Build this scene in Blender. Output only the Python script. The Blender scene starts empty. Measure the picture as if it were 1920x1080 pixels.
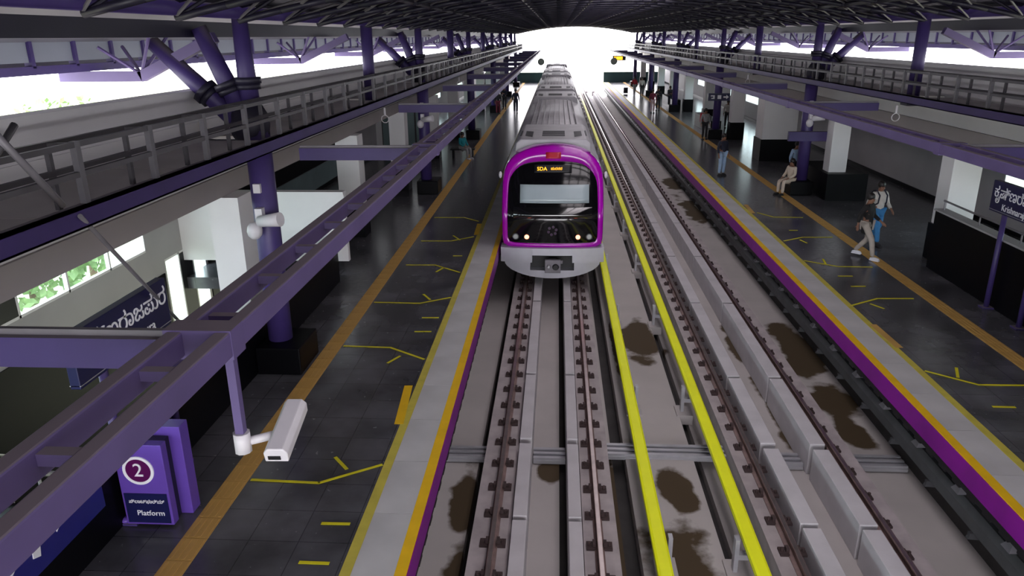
import bpy, bmesh, math, random
from mathutils import Vector, Matrix
random.seed(7)
PI = math.pi
S = bpy.context.scene
COL = S.collection

# ---------------------------------------------------------------- camera
F = 1395.0
CAMZ = 5.63
d = Vector(((1046-960)/F, (540-67)/F, -1.0))
ux = (1001-960)/F
yv = (1 + d.x*ux)/d.y                      # image direction of "down", square to the track direction
eY = d.normalized()
eZ = -Vector((ux, -yv, -1.0)).normalized()
eX = eY.cross(eZ)
R = Matrix((eX, eY, eZ))
CAM = Vector((0, 0, CAMZ))
cam = bpy.data.cameras.new('camera')
cam.sensor_width = 36.0
cam.lens = F/1920*36
cam.clip_end = 2000
co = bpy.data.objects.new('camera', cam)
COL.objects.link(co)
co.matrix_world = Matrix.Translation(CAM) @ R.to_4x4()
S.camera = co

# ---------------------------------------------------------------- sky and exposure
w = bpy.data.worlds.new('world'); S.world = w; w.use_nodes = True
nt = w.node_tree
bg = nt.nodes['Background']
bg.inputs[0].default_value = (0.97, 0.95, 1.0, 1)
bg.inputs[1].default_value = 9.0
S.view_settings.view_transform = 'Standard'
S.view_settings.look = 'None'
S.view_settings.gamma = 1
S.view_settings.use_curve_mapping = False
S.view_settings.exposure = 0.25
S.cycles.use_denoising = True
S.cycles.max_bounces = 10
S.cycles.diffuse_bounces = 6
S.cycles.sample_clamp_indirect = 12

def ray(px, py):
    return (R @ Vector(((px-960)/F, (540-py)/F, -1.0))).normalized()
def on_z(px, py, z=0.0):
    r = ray(px, py); return CAM + r*((z-CAMZ)/r.z)
def on_x(px, py, x):
    r = ray(px, py); return CAM + r*((x-CAM.x)/r.x)
def on_y(px, py, y):
    r = ray(px, py); return CAM + r*((y-CAM.y)/r.y)

# portals guide sampling at the openings the hall really has
def portal(loc, rot, sx, sy):
    L = bpy.data.lights.new('daylight_portal', 'AREA'); L.shape = 'RECTANGLE'; L.size = sx; L.size_y = sy
    L.cycles.is_portal = True
    o = bpy.data.objects.new('daylight_portal', L); COL.objects.link(o); o.location = loc; o.rotation_euler = rot
Y0, Y1 = -14.0, 98.0
CX = 2.05
portal((CX, Y1+0.3, 2.2), (PI/2, 0, PI), 26, 11)
portal((CX, Y0-0.3, 2.2), (PI/2, 0, 0), 26, 11)
portal((CX, 42, 7.3), (0, 0, 0), 3, 112)
portal((-8.2, 42, 5.0), (0, -PI/2, 0), 0.9, 112)
portal((12.3, 42, 5.0), (0, PI/2, 0), 0.9, 112)

# ---------------------------------------------------------------- materials
def mat(name, col, rough=0.6, metal=0.0, var=0.12, scale=3.0, bump=0.0, emit=None, estr=0.0, spec=0.5, coat=0.0, stretch=None):
    m = bpy.data.materials.new(name); m.use_nodes = True
    n = m.node_tree; b = n.nodes['Principled BSDF']
    c = (col[0], col[1], col[2], 1)
    b.inputs['Base Color'].default_value = c
    b.inputs['Roughness'].default_value = rough
    b.inputs['Metallic'].default_value = metal
    b.inputs['Specular IOR Level'].default_value = spec
    b.inputs['Coat Weight'].default_value = coat
    if emit:
        b.inputs['Emission Color'].default_value = (*emit, 1); b.inputs['Emission Strength'].default_value = estr
    if var > 0:
        tc = n.nodes.new('ShaderNodeTexCoord'); no = n.nodes.new('ShaderNodeTexNoise')
        no.inputs['Scale'].default_value = scale; no.inputs['Detail'].default_value = 5
        if stretch:
            mp = n.nodes.new('ShaderNodeMapping'); mp.inputs['Scale'].default_value = stretch
            n.links.new(tc.outputs['Object'], mp.inputs[0]); n.links.new(mp.outputs[0], no.inputs['Vector'])
        else:
            n.links.new(tc.outputs['Object'], no.inputs['Vector'])
        mr = n.nodes.new('ShaderNodeMapRange')
        mr.inputs[1].default_value = 0.25; mr.inputs[2].default_value = 0.75
        mr.inputs[3].default_value = 1-var; mr.inputs[4].default_value = 1+var
        n.links.new(no.outputs['Fac'], mr.inputs[0])
        mx = n.nodes.new('ShaderNodeVectorMath'); mx.operation = 'SCALE'
        mx.inputs[0].default_value = col
        n.links.new(mr.outputs[0], mx.inputs['Scale'])
        n.links.new(mx.outputs[0], b.inputs['Base Color'])
        if bump:
            bp = n.nodes.new('ShaderNodeBump'); bp.inputs['Strength'].default_value = bump; bp.inputs['Distance'].default_value = 0.02
            n.links.new(no.outputs['Fac'], bp.inputs['Height']); n.links.new(bp.outputs[0], b.inputs['Normal'])
    return m

M = {}
M['concrete'] = mat('concrete', (.42, .39, .385), .85, var=.18, scale=1.6, bump=.1)
M['kerb'] = mat('kerb_concrete', (.50, .48, .50), .8, var=.10, scale=2)
M['plinth'] = mat('plinth_concrete', (.40, .355, .36), .85, var=.2, scale=3, bump=.1)
M['rail'] = mat('rail_steel', (.20, .13, .12), .5, .3, var=.3, scale=6)
M['railtop'] = mat('polished_rail_head', (.42, .36, .35), .3, .9, var=.12, scale=6)
M['clip'] = mat('rust_iron', (.05, .03, .03), .8, var=.3, scale=9)
M['yellow'] = mat('yellow_cover', (.88, .93, .0), .55, var=.04, scale=3)
M['tape'] = mat('yellow_tape', (.62, .56, .01), .5, var=.15, scale=5)
M['edge'] = mat('edge_yellow', (.72, .43, .0), .6, var=.1, scale=3)
M['thinyellow'] = mat('faded_yellow', (.50, .42, .06), .6, var=.2, scale=3)
M['tactile'] = mat('tactile_tile', (.46, .27, .07), .65, var=.25, scale=1.2)
M['coping'] = mat('coping_stone', (.46, .45, .46), .5, var=.15, scale=1.1)
M['magenta'] = mat('magenta_fascia', (.20, .0, .24), .4, var=.2, scale=2)
M['granite'] = mat('black_granite', (.0018, .0018, .003), .4, var=.3, scale=30, spec=.12)
def dusty(name, col, rough, dust):
    m = mat(name, col, rough, var=.15, scale=2); n = m.node_tree; b = n.nodes['Principled BSDF']
    src = b.inputs['Base Color'].links[0].from_socket
    ge = n.nodes.new('ShaderNodeNewGeometry'); sx = n.nodes.new('ShaderNodeSeparateXYZ'); n.links.new(ge.outputs['Normal'], sx.inputs[0])
    mr = n.nodes.new('ShaderNodeMapRange'); mr.inputs[1].default_value = .6; mr.inputs[2].default_value = .95; mr.inputs[4].default_value = .85
    n.links.new(sx.outputs['Z'], mr.inputs[0])
    mx = n.nodes.new('ShaderNodeMix'); mx.data_type = 'RGBA'; mx.inputs['B'].default_value = (*dust, 1)
    n.links.new(src, mx.inputs['A']); n.links.new(mr.outputs[0], mx.inputs['Factor']); n.links.new(mx.outputs['Result'], b.inputs['Base Color'])
    return m
M['purple'] = dusty('purple_paint', (.042, .025, .125), .5, (.17, .145, .155))     # settled dust on the upward faces
M['lilac'] = dusty('lilac_paint', (.105, .075, .205), .5, (.24, .20, .22))
M['darkpurple'] = mat('dark_purple_paint', (.012, .010, .026), .5, var=.25, scale=1.5)
M['steelgrey'] = mat('grey_steel', (.17, .16, .18), .5, .2, var=.15, scale=4)
M['ductgrey'] = mat('duct_grey', (.055, .055, .06), .6, var=.25, scale=3)
M['postgrey'] = mat('post_grey', (.13, .125, .14), .5, .2, var=.12, scale=4)
M['railgrey'] = mat('rail_grey', (.085, .08, .09), .5, .2, var=.12, scale=4)
M['parapet'] = mat('parapet_paint', (.74, .72, .73), .75, var=.06, scale=.8)
M['under'] = mat('dark_concrete', (.04, .037, .037), .9, var=.25, scale=2)  # dark tone for the walls under the platforms and the channel fill
M['deck'] = mat('pale_deck', (.55, .52, .51), .8, var=.1, scale=1)
M['palesteel'] = mat('pale_steel', (.42, .42, .45), .4, .4, var=.1, scale=4)
M['white'] = mat('white_wall', (.72, .71, .72), .7, var=.05, scale=1)
M['grey'] = mat('grey_wall', (.36, .35, .36), .7, var=.08, scale=.8)
M['soffit'] = mat('warm_soffit', (.30, .27, .27), .8, var=.08, scale=.8)
M['panelsheet'] = mat('fascia_sheet', (.21, .23, .27), .5, var=.1, scale=1)
M['sheet'] = mat('roof_sheet', (.09, .09, .11), .5, var=.12, scale=1)
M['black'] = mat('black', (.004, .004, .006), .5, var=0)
M['navy'] = mat('navy_sign', (.006, .007, .055), .35, var=.1, scale=4)
M['bluesign'] = mat('blue_sign', (.012, .014, .16), .35, var=.1, scale=4)
M['signwhite'] = mat('sign_white', (.75, .75, .8), .5, var=0)
M['totem'] = mat('totem_purple', (.105, .05, .33), .4, var=.1, scale=3)
M['maroon'] = mat('maroon_disc', (.08, .0, .07), .4, var=0)
M['train_mag'] = mat('train_magenta', (.36, .0, .38), .22, var=.04, scale=2, coat=.5)
M['train_black'] = mat('train_black', (.003, .003, .004), .08, var=0, spec=.6)
M['emblem'] = mat('emblem_plum', (.03, .004, .035), .3, var=0)
M['ledge'] = mat('gloss_ledge', (.004, .004, .005), .12, var=0, spec=1.0, coat=1.0)
M['train_silver'] = mat('train_silver', (.48, .48, .53), .35, .3, var=.06, scale=4)
M['train_roof'] = mat('train_roof', (.36, .35, .37), .45, .2, var=.12, scale=2)
M['grill'] = mat('dark_grill', (.04, .04, .045), .6, var=.1, scale=10)
M['blind'] = mat('pale_blind', (.34, .40, .43), .25, var=.05, scale=2)
M['redlamp'] = mat('red_lamp', (.5, .02, .01), .3, var=0, emit=(1, .16, .07), estr=9)
M['headlamp'] = mat('head_lamp', (.55, .58, .58), .15, .4, var=.1, scale=30)
M['orange'] = mat('orange_display', (.3, .1, 0), .5, var=0, emit=(1, .42, .02), estr=2.2)
M['redplate'] = mat('red_plate', (.42, .012, .03), .4, var=.1, scale=5)
M['cctv'] = mat('cctv_white', (.62, .60, .64), .4, var=.05, scale=6)
M['lamp'] = mat('ceiling_lamp', (.9, .9, .9), .5, var=0, emit=(.95, .97, 1), estr=6)
M['mirror'] = mat('mirror_back', (.20, .23, .20), .4, var=.1, scale=4)
M['leaf'] = mat('leaves', (.22, .33, .14), .8, var=.4, scale=2)
M['bark'] = mat('bark', (.12, .08, .05), .9, var=.3, scale=4)
M['ground'] = mat('dry_ground', (.30, .32, .22), .9, var=.3, scale=.05)
M['greenwall'] = mat('teal_wall', (.015, .06, .07), .5, var=.1, scale=2)
M['skin'] = mat('skin', (.20, .095, .06), .6, var=.05, scale=6)
M['hair'] = mat('hair', (.008, .006, .006), .5, var=0)
def cloth(name, c): 
    if name not in M: M[name] = mat('cloth_'+name, c, .85, var=.12, scale=9)
    return M[name]
# glass
g = bpy.data.materials.new('glass'); g.use_nodes = True
gn = g.node_tree; gn.nodes.clear()
go = gn.nodes.new('ShaderNodeOutputMaterial'); gt = gn.nodes.new('ShaderNodeBsdfTransparent'); gg = gn.nodes.new('ShaderNodeBsdfGlossy')
gt.inputs[0].default_value = (.80, .90, .90, 1); gg.inputs['Roughness'].default_value = .05
gm = gn.nodes.new('ShaderNodeMixShader'); gm.inputs[0].default_value = .12
gn.links.new(gt.outputs[0], gm.inputs[1]); gn.links.new(gg.outputs[0], gm.inputs[2]); gn.links.new(gm.outputs[0], go.inputs[0])
M['glass'] = g
gs = g.copy(); gs.name = 'skylight_glass'
for q in gs.node_tree.nodes:
    if q.type == 'BSDF_TRANSPARENT': q.inputs[0].default_value = (.66, .64, .64, 1)
M['skyglass'] = gs
M['tealglass'] = mat('teal_glass', (.20, .28, .29), .15, var=.1, scale=1)

# polished platform tile: dark grey with scuffs and fine joints
def tile_mat():
    m = bpy.data.materials.new('platform_tile'); m.use_nodes = True
    n = m.node_tree; b = n.nodes['Principled BSDF']
    tc = n.nodes.new('ShaderNodeTexCoord')
    no = n.nodes.new('ShaderNodeTexNoise'); no.inputs['Scale'].default_value = 1.1; no.inputs['Detail'].default_value = 7
    no2 = n.nodes.new('ShaderNodeTexNoise'); no2.inputs['Scale'].default_value = 9; no2.inputs['Detail'].default_value = 6
    br = n.nodes.new('ShaderNodeTexBrick'); br.inputs['Scale'].default_value = 1.0
    br.offset = 0; br.inputs['Brick Width'].default_value = .6; br.inputs['Row Height'].default_value = .6
    br.inputs['Mortar Size'].default_value = .006
    br.inputs['Color1'].default_value = (.072, .070, .080, 1); br.inputs['Color2'].default_value = (.058, .058, .066, 1)
    br.inputs['Mortar'].default_value = (.03, .03, .035, 1)
    for t in (no, no2, br): n.links.new(tc.outputs['Object'], t.inputs['Vector'])
    cr = n.nodes.new('ShaderNodeMapRange'); cr.inputs[1].default_value = .35; cr.inputs[2].default_value = .75
    cr.inputs[3].default_value = .7; cr.inputs[4].default_value = 1.7
    n.links.new(no.outputs['Fac'], cr.inputs[0])
    vm = n.nodes.new('ShaderNodeVectorMath'); vm.operation = 'SCALE'
    n.links.new(br.outputs['Color'], vm.inputs[0]); n.links.new(cr.outputs[0], vm.inputs['Scale'])
    n.links.new(vm.outputs[0], b.inputs['Base Color'])
    rr = n.nodes.new('ShaderNodeMapRange'); rr.inputs[3].default_value = .12; rr.inputs[4].default_value = .34
    n.links.new(no2.outputs['Fac'], rr.inputs[0]); n.links.new(rr.outputs[0], b.inputs['Roughness'])
    b.inputs['Specular IOR Level'].default_value = .6
    return m
M['tile'] = tile_mat()

# track bed concrete with damp brown stains at fixed places
def bed_mat(stains):
    m = bpy.data.materials.new('track_bed_concrete'); m.use_nodes = True
    n = m.node_tree; b = n.nodes['Principled BSDF']
    tc = n.nodes.new('ShaderNodeTexCoord')
    no = n.nodes.new('ShaderNodeTexNoise'); no.inputs['Scale'].default_value = .9; no.inputs['Detail'].default_value = 6
    n.links.new(tc.outputs['Object'], no.inputs['Vector'])
    acc = None
    for (x, y, rx, ry) in stains:
        mp = n.nodes.new('ShaderNodeMapping'); mp.vector_type = 'POINT'
        mp.inputs['Location'].default_value = (-x/rx, -y/ry, 0); mp.inputs['Scale'].default_value = (1/rx, 1/ry, 0)
        n.links.new(tc.outputs['Object'], mp.inputs[0])
        ln = n.nodes.new('ShaderNodeVectorMath'); ln.operation = 'LENGTH'
        n.links.new(mp.outputs[0], ln.inputs[0])
        if acc is None: acc = ln.outputs['Value']
        else:
            mi = n.nodes.new('ShaderNodeMath'); mi.operation = 'MINIMUM'
            n.links.new(acc, mi.inputs[0]); n.links.new(ln.outputs['Value'], mi.inputs[1]); acc = mi.outputs[0]
    ad = n.nodes.new('ShaderNodeMath'); ad.operation = 'MULTIPLY_ADD'; ad.inputs[1].default_value = 3.0; ad.inputs[2].default_value = -1.5
    n.links.new(no.outputs['Fac'], ad.inputs[0])
    sm = n.nodes.new('ShaderNodeMath'); sm.operation = 'ADD'
    n.links.new(acc, sm.inputs[0]); n.links.new(ad.outputs[0], sm.inputs[1])
    mk = n.nodes.new('ShaderNodeMapRange'); mk.inputs[1].default_value = .75; mk.inputs[2].default_value = 1.0
    mk.inputs[3].default_value = 1; mk.inputs[4].default_value = 0
    n.links.new(sm.outputs[0], mk.inputs[0])
    base = n.nodes.new('ShaderNodeMix'); base.data_type = 'RGBA'
    base.inputs['A'].default_value = (.36, .335, .325, 1); base.inputs['B'].default_value = (.50, .465, .455, 1)
    n.links.new(no.outputs['Fac'], base.inputs['Factor'])
    mx = n.nodes.new('ShaderNodeMix'); mx.data_type = 'RGBA'
    mx.inputs['B'].default_value = (.055, .034, .012, 1)
    n.links.new(base.outputs['Result'], mx.inputs['A']); n.links.new(mk.outputs[0], mx.inputs['Factor'])
    n.links.new(mx.outputs['Result'], b.inputs['Base Color'])
    b.inputs['Roughness'].default_value = .8
    return m
ZB = -1.70                                   # track bed
st = []
for (px_, py_, rx, ry) in [(1200, 640, .42, 1.25), (1272, 930, .27, .75), (1290, 1060, .7, 1.0), (870, 940, .3, 1.5), (865, 1060, .34, 1.0),
                           (1495, 660, .55, 2.1), (1560, 745, .55, 1.1), (1590, 800, .3, .6), (1452, 770, .22, 1.7), (1375, 640, .2, 1.2),
                           (1300, 395, .5, 3.0), (1262, 345, .5, 2.0), (1215, 350, .25, 3.0), (1035, 880, .22, .35), (1160, 1000, .15, 2.0), (1155, 650, .12, 2.2)]:
    p = on_z(px_, py_, ZB); st.append((p.x, p.y, rx, ry))
M['bed'] = bed_mat(st)

# ---------------------------------------------------------------- helpers
class MB:
    def __init__(s): s.bm = bmesh.new(); s.mi = 0
    def face(s, vs):
        try:
            f = s.bm.faces.new(vs); f.material_index = s.mi; return f
        except ValueError: return None
    def box(s, x0, x1, y0, y1, z0, z1):
        v = [s.bm.verts.new((x, y, z)) for x in (x0, x1) for y in (y0, y1) for z in (z0, z1)]
        for q in ((0, 1, 3, 2), (4, 6, 7, 5), (0, 4, 5, 1), (2, 3, 7, 6), (0, 2, 6, 4), (1, 5, 7, 3)):
            s.face([v[i] for i in q])
        return s
    def hexa(s, pts):                         # 8 points, bottom loop of four then top loop of four
        v = [s.bm.verts.new(p) for p in pts]
        for q in ((3, 2, 1, 0), (4, 5, 6, 7), (0, 1, 5, 4), (1, 2, 6, 5), (2, 3, 7, 6), (3, 0, 4, 7)):
            s.face([v[i] for i in q])
        return s
    def tube(s, p, q, r, n=8, r2=None, cap=True):
        p = Vector(p); q = Vector(q); r2 = r if r2 is None else r2
        a = (q-p).normalized(); u = a.orthogonal().normalized(); v = a.cross(u)
        A = []; B = []
        for i in range(n):
            t = 2*PI*i/n; dd = u*math.cos(t)+v*math.sin(t)
            A.append(s.bm.verts.new(p+dd*r)); B.append(s.bm.verts.new(q+dd*r2))
        for i in range(n):
            f = s.face([A[i], A[(i+1) % n], B[(i+1) % n], B[i]])
            if f: f.smooth = n > 6
        if cap: s.face(A[::-1]); s.face(B)
        return s
    def path(s, pts, r, n=6):
        for a, b in zip(pts, pts[1:]): s.tube(a, b, r, n)
        return s
    def bar(s, p, q, wd, ht):                 # box section between two points
        p = Vector(p); q = Vector(q); a = (q-p).normalized()
        u = a.cross(Vector((0, 0, 1)))
        u = Vector((1, 0, 0)) if u.length < 1e-4 else u.normalized()
        v = u.cross(a).normalized()
        c = [(-1, -1), (1, -1), (1, 1), (-1, 1)]
        return s.hexa([p+u*(i*wd/2)+v*(j*ht/2) for i, j in c]+[q+u*(i*wd/2)+v*(j*ht/2) for i, j in c])
    def prism(s, poly, axis, a, b):           # polygon in the other two axes, pushed along axis from a to b
        def P(c, t):
            return {'x': (t, c[0], c[1]), 'y': (c[0], t, c[1]), 'z': (c[0], c[1], t)}[axis]
        A = [s.bm.verts.new(P(c, a)) for c in poly]; B = [s.bm.verts.new(P(c, b)) for c in poly]
        n = len(poly)
        for i in range(n): s.face([A[i], A[(i+1) % n], B[(i+1) % n], B[i]])
        s.face(A[::-1]); s.face(B)
        return s
    def ellip(s, c, rx, ry, rz, nu=10, nv=6):
        rings = []
        for j in range(nv+1):
            t = PI*j/nv
            if j in (0, nv): rings.append([s.bm.verts.new((c[0], c[1], c[2]+rz*math.cos(t)))]); continue
            rings.append([s.bm.verts.new((c[0]+rx*math.sin(t)*math.cos(2*PI*i/nu), c[1]+ry*math.sin(t)*math.sin(2*PI*i/nu), c[2]+rz*math.cos(t))) for i in range(nu)])
        for j in range(nv):
            a, b = rings[j], rings[j+1]
            for i in range(nu):
                k = (i+1) % nu
                f = s.face([a[0], b[i], b[k]]) if len(a) == 1 else s.face([a[i], b[0], a[k]]) if len(b) == 1 else s.face([a[i], b[i], b[k], a[k]])
                if f: f.smooth = True
        return s
    def mesh(s, name, mats, recalc=True):
        if recalc: bmesh.ops.recalc_face_normals(s.bm, faces=s.bm.faces)
        me = bpy.data.meshes.new(name); s.bm.to_mesh(me); s.bm.free()
        for m in (mats if isinstance(mats, (list, tuple)) else [mats]): me.materials.append(m)
        return me
    def build(s, name, mats, parent=None, label=None, kind=None, local=False, bevel=0):
        return obj(name, s.mesh(name, mats), parent, label, kind, local, bevel)
def obj(name, me, parent=None, label=None, kind=None, local=False, bevel=0, loc=None):
    o = bpy.data.objects.new(name, me); COL.objects.link(o)
    if parent is not None:
        o.parent = parent
        if not local: o.matrix_parent_inverse = Matrix.Translation(-WL(parent))
    if loc is not None: o.location = loc
    if label: o['label'] = label
    if kind: o['kind'] = kind
    if bevel:
        b = o.modifiers.new('bevel', 'BEVEL'); b.width = bevel; b.segments = 2; b.limit_method = 'ANGLE'
    return o
WLOC = {}
def WL(o): return WLOC.get(o.name, Vector((0, 0, 0)))
def thing(name, label, cat, loc=(0, 0, 0), group=None, rz=0):
    o = bpy.data.objects.new(name, None); COL.objects.link(o); o.location = loc; o.rotation_euler.z = rz
    o.empty_display_size = .2
    WLOC[o.name] = Vector(loc)
    o['label'] = label; o['category'] = cat
    if group: o['group'] = group
    return o
def tag(o, label, cat, group=None):
    o['label'] = label; o['category'] = cat
    if group: o['group'] = group
    return o
def struct(mb, name, mats, label=None):
    o = mb.build(name, mats); o['kind'] = 'structure'
    if label: o['label'] = label
    return o
def sub(parent_part, me, name, loc=None):     # a sub-part of a part that sits at the world origin
    o = bpy.data.objects.new(name, me); COL.objects.link(o); o.parent = parent_part
    o.matrix_parent_inverse = Matrix.Identity(4)
    if loc is not None: o.location = loc
    return o
def text_mesh(txt, size, depth=.004, align='CENTER'):
    cu = bpy.data.curves.new('lettering', 'FONT'); cu.body = txt; cu.size = size; cu.extrude = depth; cu.align_x = align; cu.align_y = 'CENTER'
    cu.resolution_u = 3
    o = bpy.data.objects.new('lettering', cu); COL.objects.link(o)
    dg = bpy.context.evaluated_depsgraph_get()
    me = bpy.data.meshes.new_from_object(o.evaluated_get(dg))
    bpy.data.objects.remove(o); bpy.data.curves.remove(cu)
    return me
# lettering is made early, while the scene is still small
TXT = {k: text_mesh(t, s) for k, (t, s) in {
    'kan': ('\u0c95\u0cc3\u0cb7\u0ccd\u0ca3\u0cb0\u0cbe\u0c9c\u0caa\u0cc1\u0cb0', .30), 'eng': ('Krishnarajapura', .19),
    'plk': ('\u0caa\u0ccd\u0cb2\u0cbe\u0c9f\u0ccd\u0cab\u0cbe\u0cb0\u0ccd\u0cae\u0ccd', .062), 'plat': ('Platform', .10), 'two': ('2', .25), 'two_b': ('2', .16),
    'led': ('SDA', .15), 'ledk': ('\u0caa\u0cc1\u0cb0\u0ca8\u0cb0', .10), 'board': ('12:04', .22)}.items()}
def letters(key, parent, m, loc, rot, name='lettering'):
    me = TXT[key].copy(); me.materials.clear(); me.materials.append(m)
    o = obj(name, me, parent); o.location = loc; o.rotation_euler = rot
    return o

# ================================================================ THE SETTING
# ---- track bed
b = MB()
for xa, xb in ((-2.35, -1.35), (-1.20, .10), (.22, 1.06), (1.29, 2.48), (2.66, 6.45)): b.box(xa, xb, Y0, Y1+160, ZB-.5, ZB)
b.box(-2.35, 6.45, Y0, Y1+160, ZB-.6, ZB-.5)
floor = struct(b, 'floor', M['bed'], 'pale stained concrete track bed between the two platforms')
b = MB().box(1.28, 2.48, Y0, Y1+160, ZB, -1.54)
o = b.build('centre_slab', M['bed'], floor)
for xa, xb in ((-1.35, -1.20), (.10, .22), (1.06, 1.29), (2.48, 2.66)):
    MB().box(xa+.005, xb-.005, Y0, Y1+160, ZB-.46, ZB-.16).build('dark_channel_fill', M['under'], floor)  # dark fill that makes the gaps read as black lines

GROUND = struct(MB().box(-260, 260, -120, 420, -12.4, -12), 'floor_ground', M['ground'], 'open ground outside far below the station')

# ---- platforms
def platform(side, label):
    sx = (lambda x: x) if side < 0 else (lambda x: 2*CX-x)       # mirror about the centre line
    def bx(m, xa, xb, ya, yb, z0, z1): m.box(min(sx(xa), sx(xb)), max(sx(xa), sx(xb)), ya, yb, z0, z1)
    m = MB()
    bx(m, -5.6, -2.36, Y0, Y1, -.30, -.002)
    bx(m, -9.2, -5.6, 17.2, Y1, -.30, -.002)
    bx(m, -9.2, -5.6, Y0, 3.6, -.30, -.002)
    root = struct(m, 'floor_left' if side < 0 else 'floor_right', M['tile'], label)
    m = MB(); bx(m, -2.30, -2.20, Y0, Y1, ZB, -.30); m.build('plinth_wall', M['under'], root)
    m = MB(); bx(m, -1.75, -1.615, Y0, Y1, -.012, .004); m.build('edge_line', M['edge'], root, 'orange yellow line along the very edge')
    m = MB(); bx(m, -2.36, -2.235, Y0, Y1, -.02, .003); m.build('warning_line', M['thinyellow'], root, 'thin faded yellow line behind the white coping')
    m = MB(); bx(m, -1.63, -1.60, Y0, Y1, -.33, -.012); m.build('fascia', M['magenta'], root, 'magenta painted platform face')
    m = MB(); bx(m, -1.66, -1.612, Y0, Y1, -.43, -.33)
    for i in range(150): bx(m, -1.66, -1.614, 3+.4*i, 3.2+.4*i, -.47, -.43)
    m.build('shadow_strip', M['black'], root)  # jagged shadow below the fascia, built as a black toothed strip
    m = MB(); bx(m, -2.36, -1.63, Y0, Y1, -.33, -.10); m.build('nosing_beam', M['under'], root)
    # coping slabs
    m = MB(); L = 1.2
    x0, x1 = sorted((sx(-2.235), sx(-1.75)))
    m.box(x0, x1, 0, L-.008, -.10, .0); me = m.mesh('coping_slab', M['coping'])
    k = int((Y1-3)/L)
    for i in range(k): obj('coping_slab', me, root, loc=(0, 3+i*L, random.uniform(-.0015, .0015)))
    # tactile tiles
    m = MB(); L = .4
    x0, x1 = sorted((sx(-4.41), sx(-4.10)))
    m.box(x0, x1, 0, L-.006, -.01, .005)
    for q in range(4):
        xx = x0+(q+.5)*(x1-x0)/4; m.box(xx-.017, xx+.017, .02, L-.026, .005, .010)
    me = m.mesh('tactile_tile', M['tactile'])
    for i in range(235): obj('tactile_tile', me, root, loc=(0, 4+i*L, 0))
    return root
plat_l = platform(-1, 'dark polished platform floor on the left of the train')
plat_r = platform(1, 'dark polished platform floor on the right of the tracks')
# stairwell floors below the platform
struct(MB().box(-9.2, -5.6, 3.6, 17.2, -4.3, -4.1).box(-9.2, -5.6, 3.5, 3.6, -4.1, -.3), 'floor_stairwell', M['tile'])
struct(MB().box(9.7, 13.3, 3.6, 17.2, -4.3, -4.1).box(9.7, 13.3, 3.5, 3.6, -4.1, -.3), 'floor_stairwell.001', M['tile'])

# ---- outer walls, each with its row of windows
def wall_with(name, x, t, z0, z1, holes, m, label):
    """wall parallel to the track at x with rectangular openings (y0,y1,z0,z1), non overlapping in y"""
    b = MB(); y = Y0
    for (a, c, h0, h1) in sorted(holes):
        b.box(x, x+t, y, a, z0, z1); b.box(x, x+t, a, c, z0, h0); b.box(x, x+t, a, c, h1, z1); y = c
    b.box(x, x+t, y, Y1, z0, z1)
    return struct(b, name, m, label)
WN = [0]
def window(x, a, c, z0, z1, n, louvers=(), label=None):
    WN[0] += 1
    f = MB(); t = .05
    f.box(x-.03, x+.05, a, c, z0, z0+t); f.box(x-.03, x+.05, a, c, z1-t, z1)
    for i in range(n+1):
        y = a+(c-a)*i/n; f.box(x-.03, x+.05, max(a, y-t/2), min(c, y+t/2), z0, z1)
    root = f.build('window_%d' % WN[0], M['white']); root['kind'] = 'structure'
    if label: root['label'] = label
    for i in range(n):
        ya = a+(c-a)*i/n+t/2; yb = a+(c-a)*(i+1)/n-t/2
        if i in louvers:
            l = MB().box(-.02, .02, 0, yb-ya, -.004, .02)
            me = l.mesh('louver_slat', M['steelgrey'])
            k = int((z1-z0-2*t)/.085)
            for q in range(k):
                o = obj('louver_slat', me, root); o.location = (x, ya, z0+t+.02+q*.085); o.rotation_euler = (0, .6, 0)
            MB().box(x+.04, x+.045, ya, yb, z0+t, z1-t).build('backing_panel', M['black'], root)
        else:
            MB().box(x, x+.008, ya, yb, z0+t, z1-t).build('pane', M['glass'], root)
    return root
wl = wall_with('wall_left', -9.3, .1, -4.2, 3.3, [(-12, 3.4, 1.1, 3.1), (4.6, 15.6, 1.10, 3.1), (16.3, 18.3, -1.2, .72), (50, 60, 1.1, 2.4), (64, 74, 1.1, 2.4)], M['grey'], 'grey outer wall of the left platform with a strip of windows')
window(-9.25, -12, 3.4, 1.1, 3.1, 10)  # unseen window, added to brighten the stair end wall
window(-9.25, 4.6, 15.6, 1.10, 3.1, 8, (4,), 'strip window with louvers high in the left wall')  # hidden upper part raised to let more daylight onto the stair end wall
window(-9.25, 16.3, 18.3, -1.2, .72, 3, (1,), 'tall louvered window beside the stairwell')
window(-9.25, 50, 60, 1.1, 2.4, 6); window(-9.25, 64, 74, 1.1, 2.4, 6)
wr = wall_with('wall_right', 13.3, .1, -4.2, 3.3, [(12, 22.8, 1.15, 2.2), (50, 60, 1.1, 2.4), (64, 74, 1.1, 2.4)], M['grey'], 'grey outer wall of the right platform')
window(13.34, 12, 22.8, 1.15, 2.2, 7, (), 'strip window in the right wall beyond the stairs')
window(13.34, 50, 60, 1.1, 2.4, 6); window(13.34, 64, 74, 1.1, 2.4, 6)
for nm, x0, x1 in (('baseboard_left', -9.2, -9.16), ('baseboard_right', 13.26, 13.3)):
    struct(MB().box(x0, x1, 18.4, Y1, 0, .16), nm, M['granite'])
MB().box(-9.2, -9.17, Y0, 16.2, -4.1, .42).box(-9.2, -9.17, 18.4, 20, -4.1, 0).build('granite_dado', M['granite'], wl)
MB().box(-9.2, -9.17, 18.6, 31, .98, 3.2).build('dark_cladding', M['granite'], wl)
MB().box(-9.2, -9.17, 18.6, 31, .16, .96).build('glazed_panel', M['tealglass'], wl)
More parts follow.
